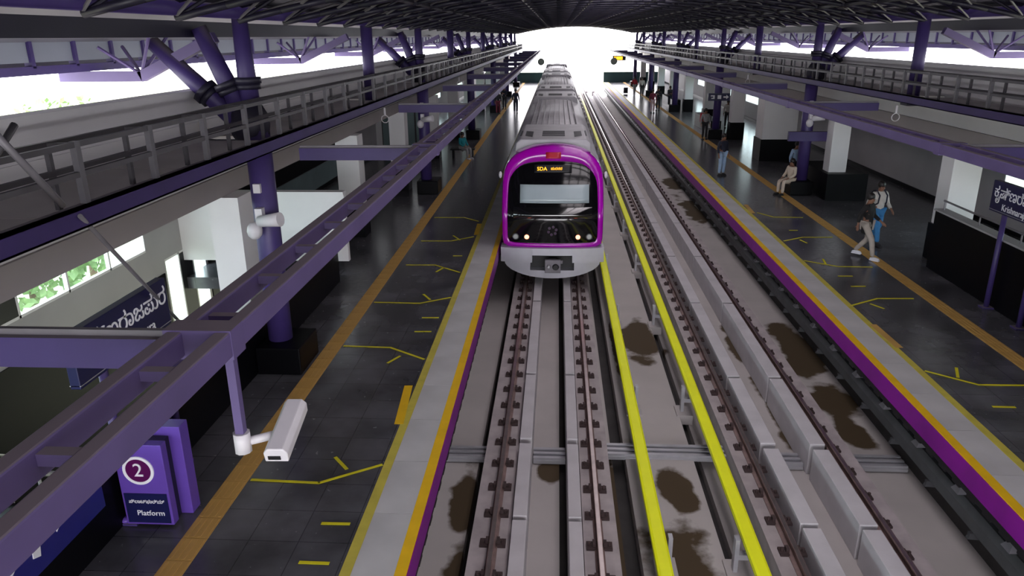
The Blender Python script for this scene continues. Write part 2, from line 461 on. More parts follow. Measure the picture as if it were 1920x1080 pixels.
# fascia parapets and side ceilings
for nm, s in (('trim_1', -1), ('trim_2', 1)):
    f = (lambda x: x) if s < 0 else (lambda x: 2*CX-x)
    b = MB()
    x0, x1 = sorted((f(-5.95), f(-6.20)))
    b.box(x0, x1, Y0, Y1, 3.35, 4.80)
    xa, xb = sorted((f(-5.92), f(-6.22)))
    b.box(xa, xb, Y0, Y1, 4.80, 4.84); b.box(*sorted((f(-5.92), f(-5.96))), Y0, Y1, 4.30, 4.34)
    o = struct(b, nm, M['parapet'], 'white concrete parapet above the %s platform' % ('left' if s < 0 else 'right'))
    MB().box(*sorted((f(-5.95), f(-9.2))), Y0, Y1, 3.2, 3.35).build('side_ceiling', M['soffit'], o)
    MB().box(*sorted((f(-5.90), f(-6.35))), Y0, Y1, 2.98, 3.35).build('edge_beam', M['soffit'], o)

# ---- roof
def zb(x): return 6.70-.0160*(x-CX)**2
def zs(x): return 7.15-.0172*(x-CX)**2
XS = [CX+u for u in (-10.2, -8.8, -7.4, -6, -4.5, -3, -1.5, 0, 1.5, 3, 4.5, 6, 7.4, 8.8, 10.2)]
b = MB()
for a, c in zip(XS, XS[1:]):
    if abs((a+c)/2-CX) < 1.4: continue          # the glazed ridge strip stays open
    b.hexa([(a, Y0, zs(a)), (c, Y0, zs(c)), (c, Y1, zs(c)), (a, Y1, zs(a)), (a, Y0, zs(a)+.06), (c, Y0, zs(c)+.06), (c, Y1, zs(c)+.06), (a, Y1, zs(a)+.06)])
ceil = struct(b, 'ceiling', M['sheet'], 'dark arched station roof of sheeting on steel trusses')
# purlins along the hall
for x in XS:
    MB().box(x-.04, x+.04, Y0, Y1, zs(x)-.13, zs(x)-.002).build('purlin', M['darkpurple'], ceil)
# ridge skylight: panes on deep cross bars
pm = MB().box(CX-1.5, CX+1.5, .03, 1.97, 7.16, 7.17).mesh('skylight_pane', M['skyglass'])
bm_ = MB().box(CX-1.5, CX+1.5, -.03, .03, 6.86, 7.16).mesh('skylight_bar', M['darkpurple'])
for i in range(56):
    sub(ceil, pm, 'skylight_pane', (0, -14+2*i, 0)); sub(ceil, bm_, 'skylight_bar', (0, -14+2*i, 0)); sub(ceil, bm_, 'skylight_bar', (0, -13+2*i, 0))
# ribbed fascia panels hanging between the tie beam and the eave
for s in (-1, 1):
    x = CX+s*9.45
    pa = MB().box(x-.02, x+.02, .04, .96, 5.34, 5.78).mesh('fascia_panel', M['panelsheet'])
    ri = MB().box(x-.06, x+.06, -.035, .035, 5.26, 5.84).mesh('fascia_rib', M['purple'])
    for i in range(100): sub(ceil, pa, 'fascia_panel', (0, -1.5+i, 0)); sub(ceil, ri, 'fascia_rib', (0, -1.5+i, 0))
for s in (-1, 1):
    x = CX+s*9.45
    MB().box(x-.06, x+.06, Y0, Y1, 5.17, 5.29).build('eave_beam', M['purple'], ceil)
    x = CX+s*7.9
    MB().box(x-.11, x+.11, Y0, Y1, 5.66, 5.90).build('tie_beam', M['darkpurple'], ceil)
    x = CX+s*7.0
    m = MB().tube((x, Y0, 6.02), (x, Y1, 6.02), .10, 10); m.build('roof_pipe', M['purple'], ceil)
    for u in (5.0, 3.0, 1.0):
        x = CX+s*u
        MB().tube((x, Y0, zb(x)), (x, Y1, zb(x)), .055, 6).build('longitudinal_tube', M['darkpurple'], ceil)
# arched trusses
us = [-7.0+14.0*i/20 for i in range(21)]
def truss_meshes():
    bot = MB(); top = MB(); webs = []
    P = [(CX+u, 0, zb(CX+u)-.02) for u in us]; T = [(CX+u, 0, zs(CX+u)-.20) for u in us]
    bot.path(P, .05, 8); top.path(T, .045, 8)
    for i in range(20):
        m = MB(); m.tube(P[i], T[i+1] if i % 2 == 0 else T[i+1], .026, 6) if i % 2 == 0 else m.tube(T[i], P[i+1], .026, 6)
        webs.append(m)
    return bot.mesh('bottom_chord', M['darkpurple']), top.mesh('top_chord', M['darkpurple']), [m.mesh('web_member', M['darkpurple']) for m in webs]
BOT, TOP, WEB = truss_meshes()
allweb = MB()
for i in range(20):
    P = lambda j: (CX+us[j], 0, zb(CX+us[j])-.02)
    T = lambda j: (CX+us[j], 0, zs(CX+us[j])-.20)
    allweb.tube(P(i), T(i+1), .026, 5) if i % 2 == 0 else allweb.tube(T(i), P(i+1), .026, 5)
ALLWEB = allweb.mesh('web_members', M['darkpurple'])
ty = [-8+2.0*i for i in range(53)]
for i, y in enumerate(ty):
    t = sub(ceil, BOT, 'roof_truss', (0, y, 0))
    sub(t, TOP, 'top_chord')
    if 6 < y < 17:
        for q in WEB: sub(t, q, 'web_member')
    else:
        o = sub(t, ALLWEB, 'web_member'); o['kind'] = 'stuff'
# diagonal bracing between trusses (space frame), near the sides
m = MB()
for y in ty[:-1]:
    for s in (-1, 1):
        for k, (ua, ub) in enumerate(((7.0, 6.0), (6.0, 5.0), (5.0, 4.0), (4.0, 3.0), (3.0, 2.0), (2.0, 1.0))):
            xa, xb = CX+s*ua, CX+s*ub
            m.tube((xa, y, zb(xa)), (xb, y+1, zs(xb)-.2), .022, 5, cap=False)
            m.tube((xa, y+2, zb(xa)), (xb, y+1, zs(xb)-.2), .022, 5, cap=False)
o = m.build('space_frame_brace', M['steelgrey'], ceil); o['kind'] = 'stuff'
# V hangers on the overhang, bent brackets at each column line
def overhang(s, y):
    f = lambda x: x if s < 0 else 2*CX-x
    m = MB()
    m.bar((f(-5.45), y, 5.66), (f(-6.75), y, 5.06), .16, .16); m.bar((f(-6.72), y, 5.07), (f(-8.1), y, 5.07), .16, .16)
    o = m.build('overhang_bracket', M['lilac'], ceil)
    for (xa, ya, xb) in ((-6.75, 0, -6.3), (-6.75, .0, -7.2)):
        for dy in (-.35, .35):
            q = MB().tube((f(xa), y, 5.10), (f(xb), y+dy, zs(xb)-.15), .028, 6)
            sub(o, q.mesh('strut', M['lilac']), 'strut')
for k in range(12):
    for s in (-1, 1): overhang(s, 4.3+7.9*k)

# ================================================================ TRACKS
KJ = [2.2, 6.5, 9.3, 11.55, 14.25, 18.8, 23.2, 27.7, 32.2, 36.7, 41.2, 45.7, 50.2, 54.7, 59.2, 63.7, 68.2, 72.7, 77.2, 81.7, 86.2, 90.7, 95.2]
def track(name, label, rails, plinths, kerbs):
    root = thing(name, label, 'track', (sum(rails)/2, 20, ZB))
    for (a, c) in plinths: MB().box(a, c, Y0, Y1+150, ZB, -1.27).build('plinth', M['plinth'], root)
    for (a, c) in kerbs:
        for y0, y1 in zip(KJ, KJ[1:]):
            MB().box(a, c, y0+.05, y1-.05 if abs(y1-11.55) > .01 else y1-.12, ZB, -1.10).build('kerb_block', M['kerb'], root, bevel=.01)
        MB().box(a, c, Y1, Y1+150, ZB, -1.1).build('kerb_block', M['kerb'], root)
    mclip = MB()
    for sx in (-1, 1):
        mclip2 = MB()
        mclip2.box(min(sx*.06, sx*.185), max(sx*.06, sx*.185), -.085, .085, -1.27, -1.235)
        mclip2.box(min(sx*.055, sx*.10), max(sx*.055, sx*.10), -.045, .045, -1.235, -1.17)
        mclip2.tube((sx*.145, 0, -1.235), (sx*.145, 0, -1.185), .024, 6)
        if sx < 0: CL = mclip2.mesh('rail_clip', M['clip'])
        else: CR = mclip2.mesh('rail_clip', M['clip'])
    for x in rails:
        m = MB()
        m.prism([(x-.07, -1.268), (x+.07, -1.268), (x+.07, -1.255), (x+.012, -1.235), (x+.012, -1.145), (x+.036, -1.13), (x+.036, -1.102), (x-.036, -1.102), (x-.036, -1.13), (x-.012, -1.145), (x-.012, -1.235), (x-.07, -1.255)], 'y', Y0, Y1+150)
        r = m.build('rail', M['rail'], root)
        h = MB().box(x-.028, x+.028, Y0, Y1+150, -1.102, -1.098)
        q = sub(r, h.mesh('rail_head', M['railtop']), 'rail_head', )
        far = MB(); y = 4.0
        while y < 96:
            if y < 30:
                for me in (CL, CR): sub(r, me, 'rail_clip', (x, y, 0))
            else:
                for sx in (-1, 1): far.box(min(x+sx*.06, x+sx*.185), max(x+sx*.06, x+sx*.185), y-.085, y+.085, -1.27, -1.20)
            y += .70
        o = sub(r, far.mesh('rail_clip', M['clip']), 'rail_clip'); o['kind'] = 'stuff'
    return root
track('railway_track', 'railway track the train stands on, two rails clipped to concrete plinths', (-.86, .66), ((-1.19, -.62), (.44, .94)), ((-.60, -.385), (.225, .42)))
track('railway_track', 'empty railway track next to the right platform with raised inner concrete kerbs', (3.35, 4.79), ((3.07, 3.45), (4.68, 5.16)), ((3.58, 3.84), (4.42, 4.68)))

def third_rail(x0, x1, label, side):
    root = thing('power_rail', label, 'power rail', ((x0+x1)/2, 12, ZB), 'yellow covered power rails')
    m = MB(); m.prism([(x0, -1.03), (x0, -.955), (x0+.03, -.94), (x1-.03, -.94), (x1, -.955), (x1, -1.03), (x1-.012, -1.03), (x1-.012, -.965), (x0+.012, -.965), (x0+.012, -1.03)], 'y', Y0, Y1+100)
    m.build('cover_board', M['yellow'], root, 'bright yellow cover board')
    xm = (x0+x1)/2
    MB().box(xm-.05, xm+.05, Y0, Y1+100, -1.16, -.98).build('conductor_rail', M['steelgrey'], root)
    m = MB(); xs = xm+side*.17
    m.box(xs-.03, xs+.03, -.06, .06, -1.54, -.97); m.box(min(xs, xm), max(xs, xm), -.05, .05, -1.30, -1.22)
    m.tube((xm, 0, -1.22), (xm, 0, -1.165), .05, 8); me = m.mesh('bracket', M['palesteel'])
    f = MB().box(min(xm-side*.02, xs+side*.12), max(xm-side*.02, xs+side*.12), -.22, .22, ZB, -1.50).mesh('footing', M['concrete'])
    for i in range(20):
        obj('bracket', me, root, loc=(0, 4.1+4.7*i, 0)); obj('footing', f, root, loc=(0, 4.1+4.7*i, 0))
third_rail(1.36, 1.56, 'yellow covered power rail beside the track with the train', 1)
third_rail(2.62, 2.81, 'yellow covered power rail beside the empty track', -1)
for y in (6.2, 9.6, 13.2, 18.0, 22.7, 27.4):
    pass
# cable tray crossing under both tracks
root = thing('cable_tray', 'grey metal cable tray crossing the track bed from platform to platform', 'cable tray', (CX, 12, ZB))
for (a, c) in ((-2.1, -1.21), (-.37, .21), (.95, 3.05), (3.86, 4.40), (5.18, 6.2)):
    z = -1.62 if not .9 < a < 1 else -1.50
    m = MB()
    for k in range(3):
        y = 11.72+.15*k; m.box(a, c, y, y+.07, z, z+.05)
    m.box(a, c, 11.70, 12.12, z-.06, z)
    m.build('tray_segment', M['palesteel'], root)
# cable duct on brackets below the right platform edge
root = thing('cable_duct', 'grey cable duct on small brackets under the right platform edge', 'cable duct', (6.0, 20, -1))
m = MB(); m.prism([(5.90, -1.05), (6.10, -1.05), (6.12, -.85), (6.06, -.74), (5.94, -.74), (5.88, -.85)], 'y', Y0, Y1); m.build('duct', M['ductgrey'], root)
m = MB(); m.prism([(6.40, -.62), (6.40, -1.12), (5.86, -1.06), (5.86, -1.12), (5.84, -1.16), (6.40, -1.2)], 'y', -.03, .03); me = m.mesh('bracket', M['grill'])
m = MB(); m.hexa([(5.78, -.1, -.72), (5.98, -.1, -.72), (5.98, .1, -.72), (5.78, .1, -.72), (5.86, -.03, -.58), (5.9, -.03, -.58), (5.9, .03, -.58), (5.86, .03, -.58)]); me2 = m.mesh('clamp', M['steelgrey'])
for i in range(45):
    obj('bracket', me, root, loc=(0, 4+1.3*i, 0)); obj('clamp', me2, root, loc=(.06, 4.5+1.3*i, 0))

# ================================================================ PURPLE STEEL
COLY = [12.2+15.8*k for k in range(6)]
def tree(s, k, y):
    f = lambda x: x if s < 0 else 2*CX-x
    side = 'left' if s < 0 else 'right'
    nth = ['first', 'second', 'third', 'fourth', 'fifth', 'sixth'][k]
    x = f(-4.95)
    root = thing('tree_column', 'purple tubular column branching in three above the %s platform, %s from the viewer' % (side, nth), 'column', (x, y, 0), 'branching purple columns')
    m = MB().tube((x, y, 0), (x, y, 4.35), .21, 18); m.build('shaft', M['purple'], root)
    m = MB(); m.box(min(f(-5.24), f(-4.45)), max(f(-5.24), f(-4.45)), y-.5, y+.5, .003, .50); m.build('plinth_box', M['granite'], root, 'black granite plinth at the foot', bevel=.02)
    for a, z0, e in ((-5.0, 4.3, (-5.02, y, 5.95)), (-5.08, 4.3, (-5.65, y-.1, 5.80)), (-5.15, 4.25, (-6.5, y, 5.60))):
        p = Vector((f(a), y, z0)); q = Vector((f(e[0]), e[1], e[2]))
        br = MB().tube(p, q, .17, 12, .12).build('branch', M['purple'], root)
        c = p+(q-p)*.42; n = (q-p).normalized()
        c2 = MB().tube(c-n*.05, c+n*.05, .22, 12).tube(c-n*.14, c-n*.05, .2, 12)
        o = obj('flange', c2.mesh('flange', M['darkpurple'])); o.parent = br
        o.matrix_parent_inverse = Matrix.Identity(4)
    m = MB().ellip((f(-5.05), y, 4.3), .34, .26, .42, 12, 8); m.build('knuckle', M['darkpurple'], root)
    if k < 5:
        y2 = y+7.9
        r2 = thing('roof_post', 'single slim purple post rising from the %s walkway after the %s branching column' % (side, nth), 'post', (x, y2, 4), 'single purple roof posts')
        MB().tube((x, y2, 4.02), (x, y2, 5.95), .15, 12).build('post_shaft', M['purple'], r2)
        MB().box(x-.2, x+.2, y2-.2, y2+.2, 3.86, 4.02).build('base_bracket', M['darkpurple'], r2)
        lx = f(-4.6)
        mm = MB().tube((lx, y2, 3.86), (lx, y2, 3.66), .03, 6)
        for i in range(10):
            t0, t1 = 2*PI*i/10, 2*PI*(i+1)/10
            mm.tube((lx+.1*math.cos(t0), y2, 3.56+.1*math.sin(t0)), (lx+.1*math.cos(t1), y2, 3.56+.1*math.sin(t1)), .012, 5)
        mm.build('hanging_ring', M['cctv'], r2)
for k, y in enumerate(COLY):
    for s in (-1, 1): tree(s, k, y)

def walkway(s):
    f = lambda x: x if s < 0 else 2*CX-x
    side = 'left' if s < 0 else 'right'
    root = thing('service_walkway', 'raised service walkway with grey railings along the %s platform' % side, 'walkway', (f(-4.8), 40, 4.0))
    B = lambda m, xa, xb, *r: m.box(min(f(xa), f(xb)), max(f(xa), f(xb)), *r)
    m = MB(); B(m, -4.38, -4.30, 1, Y1, 4.0, 4.19); B(m, -4.44, -4.30, 1, Y1, 4.17, 4.19); B(m, -4.44, -4.30, 1, Y1, 4.0, 4.02)
    m.build('edge_girder', M['purple'], root, 'purple edge girder')
    m = MB(); B(m, -5.88, -5.78, 1, Y1, 3.84, 4.01); m.build('rear_girder', M['darkpurple'], root)
    y = 1.0
    stops = sorted(COLY+[c+7.9 for c in COLY])
    for st_ in stops+[Y1]:
        a, c = y, st_-.26
        if c > a:
            n = max(1, round((c-a)/2.6))
            for i in range(n):
                m = MB(); B(m, -5.88, -4.45, a+(c-a)*i/n+.01, a+(c-a)*(i+1)/n-.01, 4.02, 4.07); m.build('deck_panel', M['deck'], root)
        y = st_+.26
    for x in (-4.40, -4.67):
        for z in (4.46, 4.73):
            m = MB(); B(m, x-.022, x+.022, 1, Y1, z-.025, z+.025); m.build('handrail', M['railgrey'], root)
    m = MB(); m.box(-.03, .03, -.035, .035, 4.19, 4.76); me = m.mesh('front_post', M['postgrey'])
    m = MB(); m.box(-.022, .022, -.025, .025, 4.12, 4.73); me2 = m.mesh('rear_post', M['railgrey'])
    m = MB(); B(m, -4.67, -4.40, -.025, .025, 4.70, 4.745); me3 = m.mesh('cross_bar', M['railgrey'])
    for i in range(74):
        y = 2.76+1.285*i
        obj('front_post', me, root, loc=(f(-4.40), y, 0)); obj('rear_post', me2, root, loc=(f(-4.67), y, 0)); obj('cross_bar', me3, root, loc=(0, y, 0))
walkway(-1); walkway(1)

BY = [4.15+8.2*k for k in range(12)]
def gantry(s):
    f = lambda x: x if s < 0 else 2*CX-x
    side = 'left' if s < 0 else 'right'
    root = thing('service_gantry', 'lilac steel ladder gantry hung beside the %s platform edge' % side, 'gantry', (f(-2.1), 40, 3.8))
    B = lambda m, xa, xb, *r: m.box(min(f(xa), f(xb)), max(f(xa), f(xb)), *r)
    for xa, xb in ((-2.06, -1.96), (-2.36, -2.26)):
        m = MB()
        if s < 0: B(m, xa, xb, 1.2, Y1, 3.79, 3.95)
        else: B(m, xa, xb, 1.2, Y1, 3.79, 3.95)
        m.build('side_rail', M['lilac'], root, bevel=.012)
    m = MB(); B(m, -2.26, -2.06, -.035, .035, 3.86, 3.92); me = m.mesh('rung', M['lilac'])
    for i in range(112): obj('rung', me, root, loc=(0, 1.9+.85*i, 0))
    m = MB(); B(m, -4.30, -2.36, -.07, .07, 3.69, 3.89); me = m.mesh('cross_beam', M['purple'])
    m = MB(); B(m, -4.30, -2.36, -.02, .02, 3.89, 3.93); me2 = m.mesh('cable_conduit', M['steelgrey'])
    m = MB(); B(m, -2.38, -1.955, -.09, .09, 3.77, 3.96); me3 = m.mesh('joint_plate', M['lilac'])
    for y in BY:
        obj('cross_beam', me, root, loc=(0, y, 0)); obj('cable_conduit', me2, root, loc=(0, y, 0)); obj('joint_plate', me3, root, loc=(0, y, 0))
gantry(-1); gantry(1)

# white concrete columns with black granite bases
def white_column(x0, x1, y, dep, dado, label):
    root = thing('concrete_column', label, 'column', ((x0+x1)/2, y, 0), 'white concrete columns')
    base = .003 if not (3.6 < y < 17.2) else -4.1
    MB().box(x0, x1, y, y+dep, base if dado == 0 else dado, 2.98).build('shaft', M['white'], root)
    if dado and abs(y-27) < .1: MB().box(9.5, 10.9, 26.6, 29.6, base, dado).build('granite_base', M['granite'], root)
    elif dado: MB().box(x0-.05, x1+.05, y-.05, y+dep+.05, base, dado).build('granite_base', M['granite'], root)
NTH = ['nearest', 'second nearest', 'third', 'fourth', 'fifth', 'sixth', 'seventh', 'eighth', 'ninth', 'tenth', 'last']
LC = [(12.6, .55), (21.2, .65), (28.3, .6), (36.2, .6), (44.1, .6), (52, .6), (60, .6), (68, .6), (76, .6), (84, .6)]
for i, (y, wdt) in enumerate(LC):
    white_column(-6.35 if i else -6.15, (-6.35 if i else -6.15)+wdt, y, .6, 0 if i == 0 else .94, 'plain white concrete column behind the left platform, %s' % NTH[i] if i else 'white concrete column rising from the left stairwell beside the navy station sign')
RC = [(18.9, 9.75, 10.45, .94), (27.0, 9.65, 10.25, .94), (35.4, 9.45, 11.0, 1.0), (43, 9.7, 10.4, .94), (51, 9.7, 10.3, .94), (59, 9.7, 10.3, .94), (67, 9.7, 10.3, .94), (75, 9.7, 10.3, .94), (83, 9.7, 10.3, .94), (91, 9.7, 10.3, .94)]
for i, (y, a, c, h) in enumerate(RC):
    white_column(a, c, y, .6 if i != 2 else 1.2, h, 'white column on a black granite base on the right platform, %s from the viewer' % NTH[i])

# stair enclosures
def parapet(name, x0, x1, y0, y1, h, label, cap=True, rail=True):
    root = thing(name, label, 'parapet', ((x0+x1)/2, (y0+y1)/2, 0))
    MB().box(x0, x1, y0, y1, .003, h-.04).build('granite_face', M['granite'], root)
    if cap: MB().box(x0-.03, x1+.03, y0-.03, y1+.03, h-.04, h).build('coping', M['grey'], root)
    if rail:
        m = MB(); xm = (x0+x1)/2
        m.tube((xm, y0+.1, h+.22), (xm, y1-.1, h+.22), .025, 8)
        r = m.build('handrail', M['steelgrey'], root)
        n = int((y1-y0)/1.5)
        for i in range(n+1):
            q = MB().tube((xm, y0+.15+(y1-y0-.3)*i/n, h), (xm, y0+.15+(y1-y0-.3)*i/n, h+.22), .018, 6); sub(r, q.mesh('baluster', M['steelgrey']), 'baluster').matrix_parent_inverse = Matrix.Identity(4)
    return root
parapet('stair_parapet', -5.5, -5.25, 4.0, 17.0, 1.15, 'black granite stair parapet left of the left platform', cap=False, rail=False)
parapet('stair_parapet', 9.36, 9.6, 4.0, 18.6, 1.50, 'black granite stair parapet with grey coping right of the right platform')
parapet('granite_bench', 9.0, 9.6, 45, 50.4, .85, 'long black granite block further along the right platform', cap=False, rail=False)
parapet('granite_bench', 9.0, 9.6, 60.2, 66.4, .85, 'distant black granite block near the right platform end', cap=False, rail=False)
# hung white end wall over the left stairwell
struct(MB().box(-9.2, -5.05, 17.2, 17.35, .45, 2.1).box(-9.2, -5.05, 17.15, 17.4, 2.1, 2.17), 'wall_stair_end', M['white'], 'bright white wall band closing the left stairwell')
# partition with glass doors, left
struct(MB().box(-9.2, -6.4, 38, 38.15, 2.3, 3.2).box(-9.2, -8.9, 38, 38.15, 0, 2.3).box(-6.6, -6.4, 38, 38.15, 0, 2.3), 'wall_partition', M['white'])
for i in range(4):
    x0 = -8.9+i*.575
    r = MB().box(x0, x0+.04, 38.02, 38.1, 0, 2.3).box(x0+.535, x0+.575, 38.02, 38.1, 0, 2.3).box(x0, x0+.575, 38.02, 38.1, 2.25, 2.3).build('door_%d' % (i+1), M['grill'])
    r['kind'] = 'structure'
    MB().box(x0+.04, x0+.535, 38.05, 38.07, .05, 2.25).build('pane', M['tealglass'], r)
# far end walls of the platforms
for nm, a, c in (('wall_far_left', -9.2, -1.7), ('wall_far_right', 5.8, 13.3)):
    struct(MB().box(a, c, Y1-.15, Y1, 0, 1.25), nm, M['greenwall'])

# ---- stair railings (left stairwell)
root = thing('staircase', 'dark staircase going down beside the left platform', 'stairs', (-7.2, 8, -2))
for x in (-6.35, -8.9):
    for z in (0.0, -.35):
        MB().path([(x, 4.2, .95+z), (x, 7.6, .95+z), (x, 12.5, -2.4+z)], .022, 8).build('handrail', M['palesteel'], root)
    for y in (4.4, 5.6, 6.8, 7.6, 8.8, 10, 11.2, 12.4):
        zt = .95 if y <= 7.6 else .95-(y-7.6)*3.35/4.9
        MB().tube((x, y, zt), (x, y, zt-1.0), .02, 6).build('rail_post', M['palesteel'], root)
for z in (.95, .6): MB().path([(-6.35, 4.2, z), (-8.9, 4.2, z)], .022, 8).build('handrail', M['palesteel'], root)
me = MB().box(-9.15, -6.25, 0, .32, -.17, 0).mesh('stair_tread', M['granite'])
MB().box(-9.15, -6.25, 3.62, 7.6, -.25, -.02).build('landing', M['granite'], root)
for i in range(17): obj('stair_tread', me, root, loc=(0, 7.62+.33*i, -.19-.225*i))

# ================================================================ TRAIN
train = thing('metro_train', 'magenta and silver metro train with a black front standing at the left platform', 'train', (-.1, 20, -1.1))
TX = -.1
def resample(poly, n):
    L = [0]
    for a, c in zip(poly, poly[1:]): L.append(L[-1]+math.hypot(c[0]-a[0], c[1]-a[1]))
    out = []
    for i in range(n):
        t = L[-1]*i/(n-1); k = 0
        while k < len(L)-2 and L[k+1] < t: k += 1
        u = (t-L[k])/max(1e-9, L[k+1]-L[k]); out.append((poly[k][0]+(poly[k+1][0]-poly[k][0])*u, poly[k][1]+(poly[k+1][1]-poly[k][1])*u))
    return out
def smooth(poly, it=2):
    for _ in range(it):
        q = [poly[0]]
        for a, c in zip(poly, poly[1:]):
            q.append((.75*a[0]+.25*c[0], .75*a[1]+.25*c[1])); q.append((.25*a[0]+.75*c[0], .25*a[1]+.75*c[1]))
        q.append(poly[-1]); poly = q
    return poly
def ring(half, n=33):
    h = resample(smooth(half), n)                # from bottom centre, up the right side, to top centre
    return h+[(-x, z) for x, z in h[-2:0:-1]]
OUT = ring([(0, .0), (1.22, .0), (1.40, .06), (1.41, .3), (1.42, 1.75), (1.36, 2.15), (1.12, 2.46), (.6, 2.68), (0, 2.72)])
INN = ring([(0, .15), (1.10, .15), (1.25, .20), (1.265, .45), (1.25, 1.68), (1.19, 1.96), (.90, 2.25), (.5, 2.33), (0, 2.34)])
def yf(x, z):
    y = 20.0+.16*abs(x/1.4)**2.6
    if z > .95: y += .42*(z-.95)+.07*(z-.95)**2
    else: y += .05*((.95-z)/.95)**2
    return y
def loft(m, rings, mi):
    R_ = [[m.bm.verts.new((TX+x, y, z)) for (x, y, z) in r] for r in rings]
    n = len(R_[0])
    for a, c in zip(R_, R_[1:]):
        for i in range(n):
            m.mi = mi; f = m.face([a[i], a[(i+1) % n], c[(i+1) % n], c[i]])
            if f: f.smooth = True
    return R_
def sc(p, k, cz=1.25): return (p[0]*k, cz+(p[1]-cz)*k)
m = MB()
loft(m, [[(x*1.005, 21.6, z) for x, z in OUT], [(x, yf(x, z)+.16, z) for x, z in OUT],
         [(sc(p, .99)[0], yf(*p)+.05, sc(p, .99)[1]) for p in OUT], [(sc(p, .972)[0], yf(*p)+.012, sc(p, .972)[1]) for p in OUT],
         [(x, yf(x, z)-.01, z) for x, z in INN], [(x*.99, yf(x, z)+.02, z) for x, z in INN]], 0)
m.build('front_shell', M['train_mag'], train, 'magenta front shell')
m = MB()
rr = [[(x*.992, yf(x, z)+.012, z) for x, z in INN]]
for k in (.94, .85, .7, .5, .3, .1): rr.append([(sc(p, k)[0], yf(*sc(p, k))+.004, sc(p, k)[1]) for p in INN])
R_ = loft(m, rr, 0); m.face(R_[-1])
mask = m.build('front_mask', M['train_black'], train, 'glossy black front mask and windscreen')
def panel(x0, x1, z0, z1, off, n=10):
    m = MB(); g0 = []; 
    for j in range(5):
        z = z0+(z1-z0)*j/4
        g0.append([(m.bm.verts.new((TX+x0+(x1-x0)*i/n, yf(x0+(x1-x0)*i/n, z)-off, z)), m.bm.verts.new((TX+x0+(x1-x0)*i/n, yf(x0+(x1-x0)*i/n, z)+.01, z))) for i in range(n+1)])
    for j in range(4):
        for i in range(n):
            f = m.face([g0[j][i][0], g0[j][i+1][0], g0[j+1][i+1][0], g0[j+1][i][0]]); f.smooth = True
    for j in range(4):
        m.face([g0[j][0][0], g0[j+1][0][0], g0[j+1][0][1], g0[j][0][1]]); m.face([g0[j][n][0], g0[j+1][n][0], g0[j+1][n][1], g0[j][n][1]])
    for i in range(n):
        m.face([g0[0][i][0], g0[0][i+1][0], g0[0][i+1][1], g0[0][i][1]]); m.face([g0[4][i][0], g0[4][i+1][0], g0[4][i+1][1], g0[4][i][1]])
    return m
panel(-.90, 1.0, 1.27, 1.74, .012).build('cab_blind', M['blind'], train, 'pale grey blind across the windscreen')
m = MB()
xs_ = [-1.08+2.16*i/20 for i in range(21)]
prof = [(.86, .0), (.90, .06), (.95, .09), (1.0, .10), (1.05, .095), (1.09, .08), (1.13, .05), (1.16, .0)]
gr = [[m.bm.verts.new((TX+x, yf(x, z)-p*(1-(abs(x)/1.12)**4)-.004, z)) for z, p in prof] for x in xs_]
for a, c in zip(gr, gr[1:]):
    for i in range(7):
        f = m.face([a[i], c[i], c[i+1], a[i+1]]); f.smooth = True
m.build('windscreen_ledge', M['ledge'], train)
panel(-.52, .52, 2.04, 2.24, .01).build('destination_display', M['black'], train)
ty_ = yf(0, 2.14)-.016; tilt = PI/2-math.atan(.42+.14*1.2)
letters('led', train, M['orange'], (TX-.30, ty_, 2.14), (tilt, 0, 0), 'display_lettering')
letters('ledk', train, M['orange'], (TX+.10, ty_, 2.145), (tilt, 0, 0), 'display_lettering')
panel(-.2, .22, 2.40, 2.56, .02, 4).build('red_plate', M['redplate'], train)
for x, mt, nm, r in ((-1.02, 'headlamp', 'headlamp', .075), (1.02, 'headlamp', 'headlamp', .075), (-.71, 'redlamp', 'tail_lamp', .062), (.71, 'redlamp', 'tail_lamp', .062)):
    y = yf(x, .34); m = MB()
    m.tube((TX+x, y+.02, .34), (TX+x, y-.012, .34), r+.018, 16)
    rim = m.build(nm, M['grill'], train)
    q = MB().tube((TX+x, y-.012, .34), (TX+x, y-.024, .34), r, 16, r*.8).mesh('lens', M[mt])
    o = obj('lens', q); o.parent = rim; o.matrix_parent_inverse = Matrix.Identity(4)
# small maroon petal emblem under the windscreen
m = MB()
for i in range(6):
    t = PI/3*i+.3; cx, cz = TX+.11*math.cos(t), .52+.11*math.sin(t)
    y = yf(cx-TX, cz)-.006; m.tube((cx, y+.012, cz), (cx, y-.002, cz), .04, 8)
m.build('emblem', M['emblem'], train)
# bumper and skirt
def strip(m, samples, y0, dep):
    def Y(x): return y0+.14*abs(x/1.4)**2.2
    for (xa, ta, ba), (xb, tb, bb) in zip(samples, samples[1:]):
        if abs(xb-xa) < 1e-6: continue
        m.hexa([(TX+xa, Y(xa), ba), (TX+xb, Y(xb), bb), (TX+xb, Y(xb)+dep, bb), (TX+xa, Y(xa)+dep, ba), (TX+xa, Y(xa), ta), (TX+xb, Y(xb), tb), (TX+xb, Y(xb)+dep, tb), (TX+xa, Y(xa)+dep, ta)])
m = MB()
xs_ = [-1.44, -1.35, -1.2, -1.0, -.8, -.56, -.56, 0, .56, .56, .8, 1.0, 1.2, 1.35, 1.44]
strip(m, [(x, .03, -.17 if (abs(x) < .55 or i in (6, 8)) else -.38) for i, x in enumerate(xs_)], 19.93, .5)
m.build('bumper', M['train_silver'], train, 'silver bumper band')
m = MB(); sk = []
for x in (-1.34, -1.28, -1.15, -.95, -.75, -.62): sk.append((x, -.38, -.40-.49*math.sqrt(max(0, 1-(x/1.36)**2))))
strip(m, sk, 20.12, .35)
strip(m, [(-x, t, bt) for x, t, bt in sk[::-1]], 20.12, .35)
